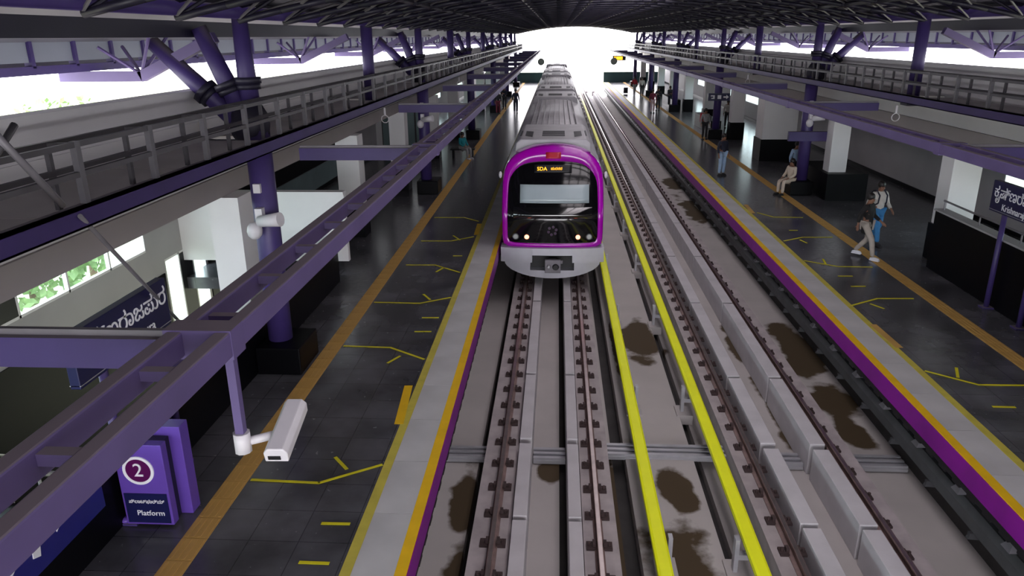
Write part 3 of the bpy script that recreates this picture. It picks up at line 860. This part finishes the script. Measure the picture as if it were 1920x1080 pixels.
sk = [(x, -.66, -.40-.49*math.sqrt(1-(x/1.36)**2)) for x in (-.62, -.4, -.2, 0, .2, .4, .62)]
strip(m, sk, 20.12, .35)
m.build('skirt', M['train_silver'], train, 'silver curved lower skirt')
MB().box(TX-.62, TX+.62, 20.45, 20.55, -.7, -.1).build('coupler_recess', M['black'], train)
m = MB(); m.box(TX-.20, TX+.24, 19.86, 20.0, -.66, -.28); m.box(TX-.12, TX+.12, 20.0, 20.5, -.58, -.38); m.box(TX-.16, TX+.30, 19.9, 19.98, -.40, -.30)
cp = m.build('coupler', M['steelgrey'], train, bevel=.015)
q = MB().tube((TX+.10, 19.87, -.48), (TX+.10, 19.80, -.48), .10, 14, .07); o = obj('coupler_cone', q.mesh('coupler_cone', M['black'])); o.parent = cp; o.matrix_parent_inverse = Matrix.Identity(4)
q = MB().tube((TX-.09, 19.87, -.46), (TX-.09, 19.76, -.46), .06, 12, .03); o = obj('coupler_pin', q.mesh('coupler_pin', M['palesteel'])); o.parent = cp; o.matrix_parent_inverse = Matrix.Identity(4)
for s in (-1, 1):
    MB().ellip((TX+s*1.47, 20.75, 1.95), .05, .08, .10, 8, 6).build('side_marker_lamp', M['cctv'], train)
BODY = ring([(0, -.36), (1.30, -.36), (1.43, -.25), (1.44, .1), (1.44, 1.6), (1.40, 2.05), (1.24, 2.38), (.8, 2.60), (.4, 2.66), (0, 2.68)], 25)
for ci in range(3):
    ya = 20.9 if ci == 0 else 42.6+21.7*(ci-1)
    ye = 42.0+21.7*ci
    m = MB(); Rg = loft(m, [[(x, ya+.3*(ci == 0), z) for x, z in BODY], [(x, ye, z) for x, z in BODY]], 0)
    m.face(Rg[0]); m.face(Rg[1])
    body = m.build('car_body', M['train_roof'], train)
    for s in (-1, 1):
        for k in range(4):
            y = ya+2.6+5.2*k
            x = TX+s*1.44
            o = sub(body, MB().box(min(x, x+s*.012), max(x, x+s*.012), y, y+1.4, -.2, 1.75).mesh('sliding_door', M['train_silver']), 'sliding_door'); o.matrix_parent_inverse = Matrix.Identity(4)
            o = sub(body, MB().box(min(x, x+s*.010), max(x, x+s*.010), y+1.9, y+4.3, .75, 1.55).mesh('side_window', M['train_black']), 'side_window'); o.matrix_parent_inverse = Matrix.Identity(4)
        x = TX+s*1.44
        o = sub(body, MB().box(min(x, x+s*.006), max(x, x+s*.006), ya+.6, ye, -.05, .5).mesh('body_stripe', M['train_mag']), 'body_stripe'); o.matrix_parent_inverse = Matrix.Identity(4)
    # roof: ribs and two air conditioning units
    for k in range(9):
        x = -.8+.2*k
        o = sub(body, MB().box(TX+x-.015, TX+x+.015, ya+5.4, ye-4.8, 2.64, 2.71).mesh('roof_rib', M['train_roof']), 'roof_rib'); o.matrix_parent_inverse = Matrix.Identity(4)
    for k, y in enumerate((ya+.9, ye-4.3)):
        m = MB(); m.prism([(TX-1.12, 2.40), (TX-1.08, 2.70), (TX-.95, 2.80), (TX+.95, 2.80), (TX+1.08, 2.70), (TX+1.12, 2.40)], 'y', y, y+3.8)
        ac = m.build('air_conditioner', M['train_roof'], train, bevel=.03)
        for (xa, xb, yb, yc) in ((-.34, .34, .7, 1.0), (-.34, .34, 1.15, 1.45), (-.34, .34, 1.6, 1.9)):
            o = obj('fan_grill', MB().box(TX+xa, TX+xb, y+yb, y+yc, 2.80, 2.812).mesh('fan_grill', M['grill'])); o.parent = ac; o.matrix_parent_inverse = Matrix.Identity(4)
        for s in (-1, 1):
            m = MB(); m.hexa([(TX+s*.62, y+.5, 2.801), (TX+s*1.0, y+.9, 2.775), (TX+s*1.0, y+2.1, 2.775), (TX+s*.62, y+1.7, 2.801), (TX+s*.62, y+.5, 2.815), (TX+s*1.0, y+.9, 2.79), (TX+s*1.0, y+2.1, 2.79), (TX+s*.62, y+1.7, 2.815)])
            o = obj('side_louver', m.mesh('side_louver', M['grill'])); o.parent = ac; o.matrix_parent_inverse = Matrix.Identity(4)
    if ci < 2:
        MB().box(TX-1.1, TX+1.1, ye, ye+.6, -.3, 2.45).build('gangway', M['grill'], train)
    MB().box(TX-1.2, TX+1.2, ya+.8, ye-.4, -.75, -.36).build('underframe', M['black'], train)
    for yb in (ya+2.6, ya+4.8, ye-4.8, ye-2.6):
        MB().tube((TX-.86, yb, -.68), (TX+.86, yb, -.68), .42, 20).build('wheelset', M['grill'], train)

# ================================================================ SIGNS
def station_sign(x, ya, yb, posts, label, face):
    root = thing('station_sign', label, 'sign', (x, (ya+yb)/2, 0), 'navy station name boards')
    MB().box(x-.06, x+.06, ya, yb, 2.04, 2.68).build('sign_board', M['navy'], root, bevel=.01)
    MB().box(x-.064, x+.064, ya, yb, 2.075, 2.085).build('trim_line', M['palesteel'], root)
    xf = x+face*.065
    rz = PI/2*face
    letters('kan', root, M['signwhite'], (xf, (ya+yb)/2, 2.45), (PI/2, 0, rz))
    letters('eng', root, M['signwhite'], (xf, (ya+yb)/2, 2.18), (PI/2, 0, rz))
    for y in posts:
        p = MB().tube((x, y, .003), (x, y, 2.04), .055, 12).build('post', M['purple'], root)
        q = MB().box(x-.11, x+.11, y-.11, y+.11, .003, .03); o = obj('foot_plate', q.mesh('foot_plate', M['purple'])); o.parent = p; o.matrix_parent_inverse = Matrix.Identity(4)
station_sign(-5.18, 7.0, 9.0, (7.5, 8.8), 'navy station name board on purple posts over the left stairs', 1)
station_sign(9.25, 14.0, 16.1, (14.4, 15.6), 'navy station name board on purple posts at the right picture edge', -1)
# platform totem
tot = thing('platform_totem', 'purple platform number totem with a 2 beside the tactile strip', 'sign', (-4.9, 7.6, 0))
MB().box(-5.19, -4.60, 7.4, 7.52, .03, 1.13).build('front_panel', M['totem'], tot, bevel=.008)
MB().box(-5.15, -4.50, 7.68, 7.88, .003, 1.22).build('rear_panel', M['totem'], tot, bevel=.008)
MB().box(-5.1, -4.65, 7.52, 7.68, .003, 1.1).build('core', M['darkpurple'], tot)
MB().box(-5.16, -4.63, 7.392, 7.4, .06, .47).build('navy_plate', M['navy'], tot)
m = MB()
for i in range(32):
    t0, t1 = 2*PI*i/32, 2*PI*(i+1)/32
    cc = lambda r, t, y: (-4.92+r*math.cos(t), y, .79+r*math.sin(t))
    m.hexa([cc(.155, t0, 7.385), cc(.19, t0, 7.385), cc(.19, t1, 7.385), cc(.155, t1, 7.385), cc(.155, t0, 7.4), cc(.19, t0, 7.4), cc(.19, t1, 7.4), cc(.155, t1, 7.4)])
m.build('number_ring', M['signwhite'], tot)
MB().tube((-4.92, 7.399, .79), (-4.92, 7.390, .79), .155, 32).build('number_disc', M['maroon'], tot)
letters('two', tot, M['signwhite'], (-4.92, 7.386, .79), (PI/2, 0, 0), 'number')
letters('plk', tot, M['signwhite'], (-4.89, 7.388, .36), (PI/2, 0, 0))
letters('plat', tot, M['signwhite'], (-4.86, 7.388, .20), (PI/2, 0, 0))
MB().ellip((-5.24, 7.46, .05), .07, .07, .04).build('foot', M['totem'], tot)
# blue direction board on the stair parapet
db = thing('direction_board', 'blue direction board with white marks on the left stair parapet', 'sign', (-5.3, 6.2, .8))
MB().box(-5.245, -5.20, 5.0, 7.1, .50, 1.10).build('panel', M['bluesign'], db)
for (y, z) in ((5.5, .85), (6.2, .87)):
    m = MB()
    m.prism([(y-.14, z-.03), (y+.08, z-.03), (y+.08, z-.12), (y+.26, z), (y+.08, z+.12), (y+.08, z+.03), (y-.14, z+.03)], 'x', -5.20, -5.192)
    m.build('arrow_mark', M['signwhite'], db)
    MB().prism([(y-.3, z-.16), (y-.2, z-.2), (y-.16, z), (y-.18, z+.12), (y-.28, z+.1)], 'x', -5.20, -5.192).build('figure_mark', M['signwhite'], db)
# sign on the second right-hand column and the pictogram sign on the third
c2 = COLY[1]
sg = thing('hanging_sign', 'plain purple sign box across the second branching column of the right platform', 'sign', (9.05, c2-.4, 2.3))
MB().box(8.32, 9.82, c2-.42, c2-.24, 1.95, 2.29).build('sign_box', M['purple'], sg, bevel=.01)
MB().box(8.6, 8.9, c2-.24, c2-.16, 2.05, 2.2).build('fixing', M['darkpurple'], sg)
c3 = COLY[2]
sg = thing('pictogram_sign', 'small navy pictogram sign with a white arrow on the third right column', 'sign', (9.05, c3-.4, 2.2))
MB().box(8.42, 9.62, c3-.42, c3-.26, 2.1, 2.5).build('sign_box', M['navy'], sg)
m = MB(); y = c3-.428; z = 2.3
m.prism([(9.26, z-.04), (9.42, z-.04), (9.42, z-.12), (9.56, z), (9.42, z+.12), (9.42, z+.04), (9.26, z+.04)], 'y', y, y+.01); m.build('arrow_mark', M['signwhite'], sg)
MB().box(8.94, 9.14, y, y+.01, z-.1, z+.1).build('lift_mark', M['signwhite'], sg)
MB().prism([(8.56, z+.03), (8.7, z+.03), (8.7, z-.04), (8.6, z-.04), (8.6, z-.1), (8.78, z-.1), (8.78, z+.1), (8.56, z+.1)], 'y', y, y+.01).build('exit_mark', M['signwhite'], sg)
# display board and mirrors near the far end
led = thing('train_display', 'orange lit train display board hanging at the far end of the right gantry', 'display', (6.5, 84, 3.3))
MB().box(5.9, 7.3, 84, 84.2, 3.05, 3.55).build('display_case', M['black'], led)
MB().box(6.05, 6.95, 83.985, 84.0, 3.12, 3.46).build('lit_panel', M['orange'], led)
MB().tube((6.2, 84.1, 3.55), (6.1, 84.1, 3.80), .03, 6).build('hanger', M['steelgrey'], led)
for x, nm in ((5.75, 'right'), (-1.7, 'left')):
    r = thing('platform_mirror', 'round convex mirror at the far end of the %s platform edge' % nm, 'mirror', (x, 80, 3), 'round platform mirrors')
    MB().tube((x, 80, 3.1), (x, 79.95, 3.1), .36, 20, .30).build('mirror_back', M['mirror'], r)
    MB().tube((x, 80.02, 3.1), (6.1 if x > 0 else -2.0, 80.02, 3.82), .03, 6).build('hanger', M['steelgrey'], r)

# ================================================================ CCTV
cc = thing('cctv_camera', 'white cctv camera on a drop pole under the near left gantry', 'camera', (-1.98, 4.15, 3.3))
MB().bar((-2.02, 4.15, 3.80), (-2.02, 4.15, 3.08), .055, .055).build('drop_pole', M['lilac'], cc)
MB().tube((-2.0, 4.17, 3.14), (-1.82, 4.24, 3.16), .03, 10).tube((-2.02, 4.15, 3.08), (-2.02, 4.15, 3.22), .055, 10).build('arm', M['cctv'], cc)
m = MB()
fr = Vector((-1.755, 4.02, 3.13)); bk = Vector((-1.775, 4.50, 3.24)); ax = (bk-fr).normalized()
uu = ax.cross(Vector((0, 0, 1))).normalized(); vv = uu.cross(ax)
prof = [(-.075, -.05), (.075, -.05), (.078, .02), (.05, .055), (-.05, .055), (-.078, .02)]
A = [m.bm.verts.new(fr+uu*a+vv*c) for a, c in prof]; B_ = [m.bm.verts.new(bk+uu*a+vv*c) for a, c in prof]
for i in range(6): m.face([A[i], A[(i+1) % 6], B_[(i+1) % 6], B_[i]])
m.face(A[::-1]); m.face(B_)
m.build('housing', M['cctv'], cc, bevel=.008)
m = MB(); q = fr-ax*.002
m.hexa([q+uu*a+vv*c+ax*t for t in (0, -.004) for a, c in ((-.05, -.028), (.03, -.028), (.03, .0), (-.05, .0))]); m.build('lens_window', M['black'], cc)
for k, (s, yy, lab) in enumerate(((-1, COLY[0], 'pair of white cctv heads on the first left branching column'), (-1, COLY[1], 'white cctv heads on the second left branching column'), (1, COLY[1], 'white cctv heads on the second right branching column'))):
    x = -4.95 if s < 0 else 2*CX+4.95
    r = thing('column_camera', lab, 'camera', (x, yy-.3, 2.9), 'cameras on columns')
    z0 = 2.65
    MB().box(x-.06, x+.06, yy-.34, yy-.18, z0, z0+.3).build('mount', M['cctv'], r)
    MB().ellip((x-.06, yy-.42, z0-.05), .13, .14, .15).build('camera_head', M['cctv'], r)
    m = MB().tube((x+.02, yy-.40, z0+.1), (x+.42, yy-.48, z0+.16), .09, 12, .12).tube((x, yy-.4, z0), (x+.05, yy-.4, z0+.12), .03, 6); m.build('camera_barrel', M['cctv'], r)
    MB().box(x-.07, x+.05, yy-.27, yy-.2, z0+.55, z0+.7).build('junction_box', M['cctv'], r)
# thin rod hanging across the left side
rd = MB().tube(on_x(150, 405, -4.27), on_x(345, 612, -5.6), .022, 8).build('hanging_rod', M['steelgrey']); tag(rd, 'thin grey rod slanting down from the left walkway behind the station sign', 'rod')
rd = MB().tube(on_x(27, 234, -4.32), on_x(-14, 300, -4.32), .03, 8).build('brace_rod', M['railgrey']); tag(rd, 'short dark brace leaning against the near end of the left walkway railing', 'rod')
rd = MB().tube(on_x(-10, 250, -4.27), on_x(118, 385, -4.27), .03, 8).build('brace_rod', M['steelgrey']); tag(rd, 'long grey brace crossing the near end of the left walkway railing', 'rod')

# ================================================================ CEILING LAMPS
i = 0
for s in (-1, 1):
    for k in range(9):
        x = -7.3 if s < 0 else 2*CX+7.3
        y = 30+7.9*k
        r = thing('ceiling_lamp', 'round white lamp under the %s side ceiling, %s along the row' % ('left' if s < 0 else 'right', NTH[k]), 'lamp', (x, y, 3.15), 'round lamps under the side ceilings')
        MB().tube((x, y, 3.2), (x, y, 3.13), .24, 18).build('rim', M['white'], r)
        MB().tube((x, y, 3.13), (x, y, 3.115), .21, 18).build('diffuser', M['lamp'], r)

# ================================================================ FLOOR TAPE
def tape(pts, wdt, label, m='tape', cat='floor tape'):
    b_ = MB(); P = [on_z(x, y, 0) for x, y in pts]
    for a, c in zip(P, P[1:]):
        a = Vector((a.x, a.y, .004)); c = Vector((c.x, c.y, .004)); n = (c-a).normalized(); a = a-n*.01; c = c+n*.01
        s_ = Vector((-n.y, n.x, 0))*wdt/2
        b_.hexa([a-s_, c-s_, c+s_, a+s_]+[q+Vector((0, 0, .003)) for q in (a-s_, c-s_, c+s_, a+s_)])
    o = b_.build('floor_tape', M[m]); tag(o, label, cat, 'yellow tape marks on the platforms'); return o
W = .05
tape([(472, 900), (598, 906), (716, 872)], W, 'bent yellow queue line nearest the viewer on the left platform')
tape([(629, 858), (650, 880)], W, 'short slanted tape dash above the nearest left queue line')
tape([(604, 982), (655, 983)], W, 'short yellow dash below the nearest left queue line')
tape([(562, 1055), (616, 1057)], W, 'lowest yellow dash at the bottom of the left platform')
tape([(645, 649), (732, 652), (795, 674)], W, 'bent yellow queue line beside the left platform bar, pointing down to the edge')
tape([(727, 681), (750, 668)], W, 'short slanted dash under the second left queue line')
tape([(778, 622), (808, 622)], W, 'short yellow dash above the second left queue line')
tape([(792, 596), (822, 596)], W, 'upper of two dashes between the second and third left queue lines')
tape([(702, 567), (787, 569), (845, 558)], W, 'third bent yellow queue line on the left platform')
tape([(794, 552), (806, 562)], W, 'short slanted dash above the third left queue line')
tape([(762, 497), (815, 497), (862, 511)], W, 'fourth bent yellow queue line on the left platform')
tape([(818, 510), (832, 502)], W, 'short slanted dash under the fourth left queue line')
tape([(850, 480), (866, 480)], W, 'short yellow dash above the fourth left queue line')
tape([(790, 452), (846, 452), (888, 444)], W, 'fifth yellow queue line on the left platform')
tape([(850, 442), (862, 450)], W, 'short slanted dash above the fifth left queue line')
tape([(815, 408), (870, 408), (897, 415)], W, 'faint farthest queue line on the left platform')
tape([(766, 724), (748, 795)], .14, 'wide yellow bar beside the left platform warning line', 'edge')
tape([(899, 420), (893, 440)], .14, 'wide yellow bar far along the left platform next to the train', 'edge')
tape([(1735, 696), (1835, 722), (1925, 723)], W, 'bent yellow queue line nearest the viewer on the right platform')
tape([(1793, 690), (1796, 708)], W, 'short upright dash above the nearest right queue line')
tape([(1862, 763), (1903, 764)], W, 'lowest yellow dash on the right platform')
tape([(1597, 573), (1645, 560), (1712, 560)], W, 'second bent yellow queue line on the right platform')
tape([(1632, 570), (1657, 579)], W, 'short slanted dash under the second right queue line')
tape([(1596, 537), (1622, 537)], W, 'lower of two yellow dashes below the walking pair')
tape([(1572, 518), (1598, 518)], W, 'upper of two yellow dashes below the walking pair')
tape([(1508, 489), (1572, 500), (1635, 501)], W, 'third bent yellow queue line on the right platform near the walking pair')
tape([(1543, 486), (1548, 495)], W, 'short upright dash above the third right queue line')
tape([(1470, 452), (1505, 445), (1560, 445)], W, 'fourth yellow queue line on the right platform')
tape([(1500, 450), (1513, 456)], W, 'short slanted dash under the fourth right queue line')
tape([(1480, 432), (1495, 432)], W, 'yellow dash beyond the fourth right queue line')
tape([(1420, 399), (1450, 407), (1505, 408)], W, 'fifth yellow queue line on the right platform')
tape([(1637, 609), (1686, 652)], .14, 'wide pale yellow bar beside the right platform warning line', 'tactile')
tape([(1398, 384), (1412, 400)], .14, 'wide pale yellow bar far along the right platform edge', 'tactile')

# ================================================================ PEOPLE
def skinned(name, verts, edges, m, parent, root_i=0, lev=1):
    bm = bmesh.new(); L = bm.verts.layers.skin.verify(); V = []
    for i, (p, r) in enumerate(verts):
        v = bm.verts.new(p); v[L].radius = (r, r) if not isinstance(r, tuple) else r; v[L].use_root = i == root_i; V.append(v)
    for a, c in edges: bm.edges.new((V[a], V[c]))
    me = bpy.data.meshes.new(name); bm.to_mesh(me); bm.free(); me.materials.append(m)
    o = bpy.data.objects.new(name, me); COL.objects.link(o)
    if parent is not None: o.parent = parent
    k = o.modifiers.new('skin', 'SKIN'); k.use_smooth_shade = True
    k = o.modifiers.new('sub', 'SUBSURF'); k.levels = lev; k.render_levels = lev
    return o
def person(px_, py_, rz, pose, label, top, bottom, shoe, h=1.68, z=0.0, extra=None, group='people on the platforms', at=None):
    p = on_z(px_, py_, z) if at is None else Vector(at)
    root = thing('person', label, 'person', (p.x, p.y, z), group, rz)
    k = h/1.7
    J = {'pel': (0, 0, .93), 'sp': (0, 0, 1.10), 'ch': (0, 0, 1.30), 'nk': (0, .01, 1.45), 'h1': (0, -.01, 1.53), 'h2': (0, -.015, 1.62),
         'sl': (-.17, .01, 1.39), 'sr': (.17, .01, 1.39), 'el': (-.23, .04, 1.12), 'er': (.23, .04, 1.12), 'wl': (-.25, -.05, .89), 'wr': (.25, -.05, .89),
         'hl': (-.09, 0, .90), 'hr': (.09, 0, .90), 'kl': (-.10, -.02, .50), 'kr': (.10, -.02, .50), 'al': (-.10, .02, .09), 'ar': (.10, .02, .09)}
    if pose == 'walk':
        J.update(kl=(-.10, -.22, .53), al=(-.10, -.30, .10), kr=(.09, -.02, .50), ar=(.09, .28, .14), wl=(-.25, .12, .92), wr=(.22, -.25, .98), er=(.24, -.02, 1.12), el=(-.24, .12, 1.14))
    if pose == 'sit':
        for j in ('pel', 'sp', 'ch', 'nk', 'h1', 'h2', 'sl', 'sr', 'el', 'er', 'wl', 'wr', 'hl', 'hr'):
            a = J[j]; J[j] = (a[0], a[1], a[2]-.38)
        J.update(kl=(-.12, -.44, .53), kr=(.12, -.44, .53), al=(-.12, -.46, .09), ar=(.12, -.46, .09), wl=(-.14, -.30, .62), wr=(.14, -.30, .62), el=(-.24, -.04, .76), er=(.24, -.04, .76))
    if pose == 'phone':
        J.update(wr=(.06, -.28, 1.22), er=(.22, -.08, 1.12), wl=(-.10, -.27, 1.15), el=(-.23, -.06, 1.12))
    J = {a: Vector(v)*k for a, v in J.items()}
    V = []; E = []; ix = {}
    def add(n, pt, r): ix[n] = len(V); V.append((pt, r*k)); return ix[n]
    for n, r in (('pel', .12), ('sp', .115), ('ch', .135), ('nk', .055), ('h1', .078), ('h2', .088), ('sl', .062), ('sr', .062), ('el', .042), ('er', .042), ('wl', .028), ('wr', .028),
                 ('hl', .085), ('hr', .085), ('kl', .058), ('kr', .058), ('al', .038), ('ar', .038)): add(n, J[n], r)
    for a, c in (('pel', 'sp'), ('sp', 'ch'), ('ch', 'nk'), ('nk', 'h1'), ('h1', 'h2'), ('ch', 'sl'), ('ch', 'sr'), ('sl', 'el'), ('sr', 'er'), ('el', 'wl'), ('er', 'wr'),
                 ('pel', 'hl'), ('pel', 'hr'), ('hl', 'kl'), ('hr', 'kr'), ('kl', 'al'), ('kr', 'ar')): E.append((ix[a], ix[c]))
    add('nose', J['h1']+Vector((0, -.105, .02))*k, .013); E.append((ix['h1'], ix['nose']))
    for sd in (-1, 1):
        e_, w_ = ('el', 'wl') if sd < 0 else ('er', 'wr')
        dr = (J[w_]-J[e_]).normalized(); sd_v = Vector((0, -1, 0)) if abs(dr.z) > .6 else Vector((0, 0, 1))
        pm = add('palm%d' % sd, J[w_]+dr*.07*k, .030); E.append((ix[w_], pm))
        for q, (of, ln) in enumerate(((-.026, .075), (-.009, .09), (.009, .085), (.026, .065))):
            b0 = J[w_]+dr*.10*k+sd_v*of*k
            f0 = add('f%d%d' % (sd, q), b0, .010); f1 = add('g%d%d' % (sd, q), b0+dr*ln*.5*k, .009); f2 = add('t%d%d' % (sd, q), b0+dr*ln*.9*k+Vector((-sd*.012, 0, 0))*k, .008)
            E += [(pm, f0), (f0, f1), (f1, f2)]
        t0 = add('th%d' % sd, J[w_]+dr*.05*k-sd_v*.045*k, .011); t1 = add('ti%d' % sd, J[w_]+dr*.09*k-sd_v*.06*k, .009); E += [(pm, t0), (t0, t1)]
    body = skinned('body', V, E, M['skin'], root)
    # clothes
    T = [('pel', .145), ('sp', .135), ('ch', .150), ('sl', .078), ('sr', .078), ('el', .058), ('er', .058)]
    iv = {n: i for i, (n, r) in enumerate(T)}
    tv = [(J[n] if n != 'pel' else J[n]+Vector((0, 0, -.02)), r*k) for n, r in T]; te = [(0, 1), (1, 2), (2, 3), (2, 4), (3, 5), (4, 6)]
    tv.append((J['ch']+(J['nk']-J['ch'])*.55, .085*k)); te.append((2, 7))
    if extra and 'long' in extra:
        tv.append((J['pel']+Vector((0, 0, -.31))*k, .165*k)); te.append((0, len(tv)-1))
    if extra and 'sleeve' in extra or bottom == top:
        pass
    tv.append((J['el']+(J['wl']-J['el'])*.85, .045*k)); te.append((5, len(tv)-1)); tv.append((J['er']+(J['wr']-J['er'])*.85, .045*k)); te.append((6, len(tv)-1))
    skinned('shirt', tv, te, M[top], root)
    B3 = [('pel', .135), ('hl', .105), ('hr', .105), ('kl', .078), ('kr', .078), ('al', .060), ('ar', .060)]
    skinned('trousers', [(J[n], r*k) for n, r in B3], [(0, 1), (0, 2), (1, 3), (2, 4), (3, 5), (4, 6)], M[bottom], root)
    for n in ('al', 'ar'):
        a = J[n]; m = MB(); m.ellip((a.x, a.y-.06*k, a.z-.045*k), .05*k, .135*k, .05*k, 10, 6); m.box(a.x-.045*k, a.x+.045*k, a.y-.18*k, a.y+.06*k, a.z-.088*k, a.z-.06*k)
        m.build('shoe', M[shoe], root, local=True)
    m = MB(); hh = J['h2']; m.ellip((hh.x, hh.y+.022*k, hh.z+.015*k), .100*k, .108*k, .105*k, 12, 8); m.build('hair', M['hair'], root, local=True)
    m = MB()
    for sx in (-1, 1): m.ellip((J['h1'].x+sx*.033*k, J['h1'].y-.088*k, J['h1'].z+.045*k), .013*k, .01*k, .008*k, 8, 4)
    m.build('eyes', M['black'], root, local=True)
    if extra and 'pack' in extra:
        m = MB(); m.ellip((0, .24*k, 1.20*k), .16*k, .12*k, .25*k, 12, 8); o = m.build('backpack', M['navycloth'], root, local=True)
        for sx in (-1, 1):
            m = MB().path([(sx*.11*k, .16*k, 1.36*k), (sx*.11*k, .02, 1.48*k), (sx*.11*k, -.15*k, 1.36*k), (sx*.12*k, -.13*k, 1.15*k), (sx*.13*k, .12*k, 1.02*k)], .02, 6)
            q = m.build('strap', M['navycloth'], o, local=True)
    if extra and 'bag' in extra:
        m = MB(); m.box(-.2, .2, .18, .36, .95*k, 1.45*k); m.build('backpack', M['redcloth'], root, local=True, bevel=.05)
    return root
for n_, c_ in {'blackshirt': (.005, .004, .005), 'beige': (.32, .28, .25), 'whiteshirt': (.48, .45, .42), 'bluejeans': (.03, .16, .36), 'navycloth': (.012, .014, .03), 'paleblue': (.30, .42, .60),
               'redcloth': (.35, .012, .03), 'maroon_c': (.13, .01, .03), 'pink': (.38, .25, .27), 'teal': (.01, .22, .26), 'greycloth': (.25, .25, .26), 'darkcloth': (.02, .02, .025), 'cream': (.52, .44, .36), 'shoewhite': (.55, .55, .6), 'shoeblack': (.01, .01, .012)}.items(): cloth(n_, c_)
person(1617, 483, .75, 'walk', 'person in a long black top and beige trousers walking on the right tactile strip', 'blackshirt', 'beige', 'shoewhite', 1.70, extra=('long',))
person(1637, 456, .2, 'walk', 'person in a white shirt and blue jeans with a dark backpack behind the black-topped walker', 'whiteshirt', 'bluejeans', 'shoeblack', 1.74, extra=('pack',))
person(1352, 329, .5, 'stand', 'person in a dark top and pale blue jeans standing on the right tactile strip', 'navycloth', 'paleblue', 'shoeblack', 1.72)
person(0, 0, -1.1, 'sit', 'person in cream clothes seated against the black granite block on the right', 'cream', 'cream', 'shoeblack', 1.66, at=(8.60, 27.75, 0))
person(1487, 349, .3, 'stand', 'person in a pale blue top standing behind the person in cream', 'paleblue', 'darkcloth', 'shoeblack', 1.70)
person(1320, 262, .2, 'stand', 'person in a grey top carrying a red backpack on the right platform', 'greycloth', 'darkcloth', 'shoeblack', 1.7, extra=('bag',))
person(1362, 240, 0, 'stand', 'person in a white top beside the pictogram sign column', 'whiteshirt', 'darkcloth', 'shoeblack', 1.7)
person(1223, 212, .1, 'stand', 'person in a dark red top and pink trousers far along the right platform', 'maroon_c', 'pink', 'shoeblack', 1.72)
person(1233, 207, -.3, 'phone', 'person all in black beside the dark red top', 'darkcloth', 'darkcloth', 'shoeblack', 1.74)
person(1189, 178, .2, 'walk', 'person in a bright red top wheeling a suitcase far along the right platform', 'redcloth', 'greycloth', 'shoewhite', 1.72)
person(1203, 180, 0, 'stand', 'person in black trousers and white top beside the red top', 'whiteshirt', 'darkcloth', 'shoeblack', 1.74)
person(1255, 203, .4, 'phone', 'person in black by the third right branching column', 'darkcloth', 'navycloth', 'shoeblack', 1.72)
person(868, 297, .9, 'sit', 'person in a teal top seated by the black plinth on the left platform', 'teal', 'greycloth', 'shoewhite', 1.62)
person(934, 214, .4, 'stand', 'person in dark clothes far along the left platform, left one of two', 'darkcloth', 'maroon_c', 'shoeblack', 1.72)
person(946, 205, -.3, 'phone', 'person in dark clothes far along the left platform, right one of two', 'navycloth', 'darkcloth', 'shoeblack', 1.75)
person(967, 212, .1, 'stand', 'person in navy standing close to the left platform edge beside the train', 'navycloth', 'navycloth', 'shoeblack', 1.78)
# seats for the seated people
def bench(p, label, w_, dp):
    r = thing('bench', label, 'bench', (p.x, p.y, 0))
    MB().box(p.x-w_/2, p.x+w_/2, p.y+.0, p.y+dp, .42, .47).build('seat_slab', M['granite'], r)
    for sx in (-1, 1): MB().box(p.x+sx*(w_/2-.15)-.06, p.x+sx*(w_/2-.15)+.06, p.y+.06, p.y+dp-.06, .003, .42).build('leg', M['granite'], r)
p = on_z(868, 297); bench(Vector((p.x, p.y-.15, 0)), 'black granite bench under the person in teal', 1.2, .5)
# suitcase
p = on_z(1173, 176)
sc_ = thing('suitcase', 'dark wheeled suitcase in front of the person in red', 'suitcase', (p.x, p.y, 0))
MB().box(p.x-.22, p.x+.22, p.y-.13, p.y+.13, .06, .62).build('shell', M['darkcloth'], sc_, bevel=.03)
MB().path([(p.x-.12, p.y+.1, .62), (p.x-.12, p.y+.1, 1.0), (p.x+.12, p.y+.1, 1.0), (p.x+.12, p.y+.1, .62)], .015, 6).build('pull_handle', M['palesteel'], sc_)
for sx in (-1, 1): MB().tube((p.x+sx*.17-.02, p.y, .035), (p.x+sx*.17+.02, p.y, .035), .032, 8).build('wheel', M['black'], sc_)

# ================================================================ TREES OUTSIDE
def tree_out(x, y, r, h, label):
    root = thing('tree', label, 'tree', (x, y, -12), 'trees outside the left windows')
    MB().tube((x, y, -12), (x, y, h-1.3*r), .3, 8, .15).build('trunk', M['bark'], root)
    m = MB(); rnd = random.Random(int(x*31+y))
    for i in range(2600):
        t = rnd.uniform(0, 2*PI); ph = math.acos(rnd.uniform(-1, 1)); rr_ = r*(.55+.45*rnd.random())
        c = Vector((x+rr_*math.sin(ph)*math.cos(t), y+rr_*math.sin(ph)*math.sin(t), h-r*.6+rr_*math.cos(ph)))
        u = Vector((rnd.uniform(-1, 1), rnd.uniform(-1, 1), rnd.uniform(-1, 1))).normalized(); v = u.orthogonal().normalized()
        L_ = .28
        vs = [m.bm.verts.new(c+u*L_), m.bm.verts.new(c+v*L_*.5), m.bm.verts.new(c-u*L_), m.bm.verts.new(c-v*L_*.5)]; m.face(vs)
    o = m.build('foliage', M['leaf'], root); o['kind'] = 'stuff'
tree_out(-26, 14.5, 4.2, 0.4, 'leafy green tree outside the left strip window')
tree_out(-24, 31, 4.2, 0.6, 'leafy green tree outside the louvered stairwell window')
tree_out(-31, 46, 4.5, 0.6, 'leafy tree further off beyond the left wall')
